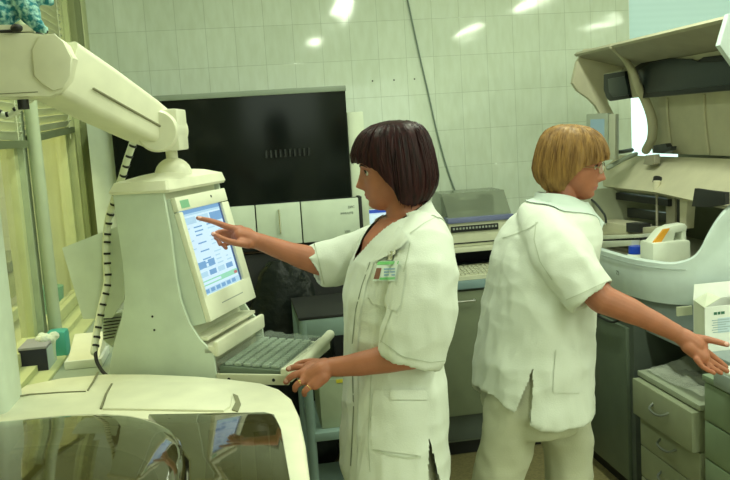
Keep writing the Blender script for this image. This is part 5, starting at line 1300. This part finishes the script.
body.tube([sR, W(578, 273, 2.54), eR], [.045, .048, .044], n=20)
body.tube([eR, W(625, 308.5, 2.495), W(648, 319, 2.495), wR], [.043, .039, .032, .026], n=20)
hh = MB()
hh.tube([wR, W(686, 339, 2.50), W(695, 345, 2.50)], [.024, .028, .028], n=16); hh.tube([W(688, 346, 2.49), W(701, 357, 2.49)], [.022, .019], n=14); hh.tube([W(690, 340, 2.505), W(702, 347, 2.505)], [.022, .018], n=14)
hh.tube([W(701, 348, 2.50), W(704, 357, 2.49)], [.018, .018], n=12)
digit(hh, [W(690, 337, 2.50), W(703, 338.5, 2.50), W(716, 341.5, 2.50), W(727, 344.5, 2.50)], .0120, .0082)          # thumb on the lid
digit(hh, [W(701, 347, 2.515), W(710, 354, 2.525), W(719, 361, 2.53), W(726, 367, 2.53)], .0100, .0078)
digit(hh, [W(702, 353, 2.50), W(709, 360, 2.505), W(718, 366, 2.51), W(727, 371, 2.51)], .0102, .0078)
digit(hh, [W(700, 357, 2.485), W(707, 364, 2.488), W(714, 369, 2.49), W(721, 373, 2.495)], .0096, .0072)
digit(hh, [W(696, 359, 2.47), W(702, 366, 2.47), W(708, 370, 2.472), W(714, 373, 2.475)], .0085, .0065)
body.add(hh.v, hh.f, raw=True)
# far (left) arm hangs in front of her, hidden behind the body
sL = W(548, 235, 2.92); eL = sL-UP*.27-F2*.01; wL = sL+F2*.34-UP*.36
body.tube([sL, eL], [.055, .043], n=16, smooth=1); wL = eL+F2*.01-UP*.20-L2*.02; body.tube([eL, wL], [.042, .026], n=16, smooth=1)
body.tube([wL, wL-UP*.07], [.026, .024], n=12)
for k in range(4):
    b0 = wL-UP*.08+F2*(.022-.015*k); body.tube([b0, b0-UP*.035-L2*.004, b0-UP*.06-L2*.018], [.009, .008, .0065], n=8)
body.tube([wL-UP*.02+F2*.022, wL-UP*.06+F2*.045], [.0105, .008], n=8)
m2, co = union(body, .0030, 1)
hU2 = np.cross(hf2, hl2)
def paint2(pc):
    idx = np.zeros(len(pc)); loc = np.stack([(pc-HO2)@hf2, (pc-HO2)@hl2, (pc-HO2)@hU2], 1)/K2
    idx[(np.abs(loc[:, 2]+.0748) < .0085-.2*np.abs(loc[:, 1])) & (np.abs(loc[:, 1]) < .023) & (loc[:, 0] > .07)] = 1
    idx[np.linalg.norm(pc-W(727, 343.5, 2.492), axis=1) < .007] = 2
    return idx
bod2 = finish('body', m2, co, [SKIN, LIP, NAIL], W2_, paint2)
face_bits(HO2, hf2, hl2, W2_, K2, brow=mat('fair_brow', (.22, .13, .07), .8))
HT2 = [(.130, .006, .006, .006), (.127, .038, .042, .034), (.118, .068, .070, .058), (.103, .092, .090, .074), (.083, .108, .103, .086), (.06, .120, .110, .094), (.04, .127, .115, .098), (.02, .128, .118, .101), (-.005, .118, .122, .104), (-.03, .108, .123, .105), (-.055, .10, .114, .102), (-.078, .092, .098, .095), (-.10, .085, .080, .086), (-.12, .08, .07, .08)]
def low2(a):
    a = abs((a+PI) % (2*PI)-PI); d = math.degrees(a)
    return float(np.interp(d, [0, 25, 42, 54, 64, 73, 81, 90, 125, 150, 180], [.022, .018, .010, .002, -.010, -.030, -.058, -.088, -.097, -.078, -.062]))
HB = mat('golden_brown_hair', (.36, .20, .06), .5, spec=.3, var=.5, scale=20); hairmat(HB, (.13, .062, .018), (.34, .19, .055), (40, 40, 6))
obj('hair', hair_mesh(HO2, hf2, hl2, HT2, low2, K2, seed=5, strand=.005), HB, W2_, 80)
# glasses
GL = MB()
def hp2(x, y, z): return HO2+K2*(hf2*x+hl2*y+hU2*z)
for s_ in (1, -1):
    GL.tube([hp2(.113-.010*math.cos(t)*.2-.004*(1+math.cos(t)), s_*(.032+.023*math.cos(t)), -.008+.0165*math.sin(t)) for t in np.linspace(0, 2*PI, 21)], .0011, n=6, smooth=1, ends=False)
    GL.tube([hp2(.104, s_*.055, -.004), hp2(.06, s_*.078, -.004), hp2(.0, s_*.082, -.006)], .0014, n=6, smooth=1)
GL.tube([hp2(.114, .009, -.005), hp2(.118, 0, -.003), hp2(.114, -.009, -.005)], .0012, n=6)
gl = obj('glasses', GL, mat('thin_gold_frame', (.45, .40, .25), .25, metal=.9), W2_)
for s_ in (1, -1):
    R = [hp2(.113-.010*math.cos(t)*.2-.004*(1+math.cos(t)), s_*(.032+.022*math.cos(t)), -.008+.0155*math.sin(t)) for t in np.linspace(0, 2*PI, 20, endpoint=False)]
    mb = MB(); mb.add(R+[p+hf2*.001 for p in R], [tuple(range(20)), tuple(range(39, 19, -1))]+[(i, (i+1) % 20, 20+(i+1) % 20, 20+i) for i in range(20)]); obj('lens', mb, mat('clear_lens', (.9, .95, .9), .02, alpha=.12, coat=1), gl)
# tunic
cm = MB(); ct = T2[1:]
tf = lambda cu, cv: 0
R = [ering(c, F2, L2, a_, b_) for c, a_, b_ in ct[:-2]]
def hem(cu, cv): return (.085*max(0, -cu)**2.2-.012*(1-abs(cu)))
c, a_, b_ = ct[-2]; R.append(ering(c, F2, L2, a_, b_, tiltf=lambda u_, v_: .6*hem(u_, v_)))
c, a_, b_ = ct[-1]; R.append(ering(c, F2, L2, a_, b_, tiltf=hem)); R.append(ering(c-UP*.003, F2, L2, a_-.014, b_-.014, tiltf=hem)); R.append(ering(c+UP*.04, F2, L2, a_-.028, b_-.028, tiltf=hem)); R.append(ering(c+UP*.10, F2, L2, .02, .02))
cm.rings(R)
P_ = [(W(532, 214, 2.76), .05, .055), (W(543, 228, 2.66), .074, .068), (W(556, 247, 2.59), .083, .071), (W(570, 266, 2.548), .085, .071), (W(583, 284, 2.52), .083, .070), (W(593, 296.5, 2.505), .080, .068)]
path = []
for i, (c, a_, b_) in enumerate(P_):
    u, v = sax(P_[max(0, i-1)][0], P_[min(len(P_)-1, i+1)][0], nrm(F2+UP*.8)); path.append((c, a_, b_, u, v))
u = nrm(F2+UP*.52); path[-1] = (P_[-1][0], .078, .066, u, path[-1][4])
sleeve(cm, path)
P_ = [(sL+VT*.06+V3(0, 0, .01), .06, .06), (sL+V3(0, 0, -.03), .066, .062), (sL+(eL-sL)*.5, .066, .06), (sL+(eL-sL)*.85, .062, .058)]
path = []
for i, (c, a_, b_) in enumerate(P_):
    u, v = sax(P_[max(0, i-1)][0], P_[min(len(P_)-1, i+1)][0], F2); path.append((c, a_, b_, u, v))
sleeve(cm, path)
m2, co, nn = clothe(cm, .006, .0125, 21.7, sm=2, freq=(10, 10, 4.5), ztop=T2[2][0][2])
nc2 = PD(560, 202, D2)
sz = PD(534, 366, 2.55)[2]; sp = PD(534, 366, 2.55)
def kill2(pc):
    rel = pc-nc2; f_ = rel@F2; s_ = rel@L2; z = rel@UP
    hole = (np.hypot(f_, s_) < .075) & (z > -.03)
    vee = (f_ > .02) & (z > -.13) & (np.abs(s_) < (z+.13)*.5)
    sl = (np.abs((pc-sp)@VR+(sz-pc[:, 2])*.30) < np.maximum(0, sz-pc[:, 2])*.16) & ((pc-sp)@VT > -.12) & (pc[:, 2] < sz)
    return hole | vee | sl
tun = finish('tunic', m2, co, [COAT], W2_, None, kill2)
bv = bvh_of(tun)
fold_collar(tun, bv, nc2, F2, L2, mat('pale_blue_white_collar', (.56, .65, .60), .8), 1.05)
seam(bv, [(503, 240), (515, 243), (527, 246), (541, 240)], .8, 'yoke_seam', tun) if False else seamh(bv, [(503, 238), (515, 234), (528, 229), (538, 222)], .9, 'yoke_seam', tun)
seam(bv, [(536, 222), (534, 240), (540, 262), (552, 280)], 1.0, 'armhole_seam', tun)
seamh(bv, [(566, 300), (580, 294), (597, 286), (611, 280)], .9, 'cuff_seam', tun)
obj('side_pocket', patch(bv, ([(556, 350), (554, 372), (553, 393)], [(582, 351), (582, 372), (580, 393)]), 8, 8, .004, .003), COAT, tun, 40)
# trousers
tm = MB(); c, a_, b_ = T2[-1]
tm.rings([ering(c+UP*.20, F2, L2, a_-.060, b_-.060), ering(c+UP*.02, F2, L2, a_-.025, b_-.025), ering(c-UP*.05, F2, L2, a_-.045, b_-.04)])
l2(tm, (.095, .078, .068, .066, .068), 22, .11)
m2, co, nn = clothe(tm, .009, .010, 14.2, freq=(8, 8, 8)); finish('trousers', m2, co, [TROU], W2_)
for f in feet2: shoe(f, F2, W2_)
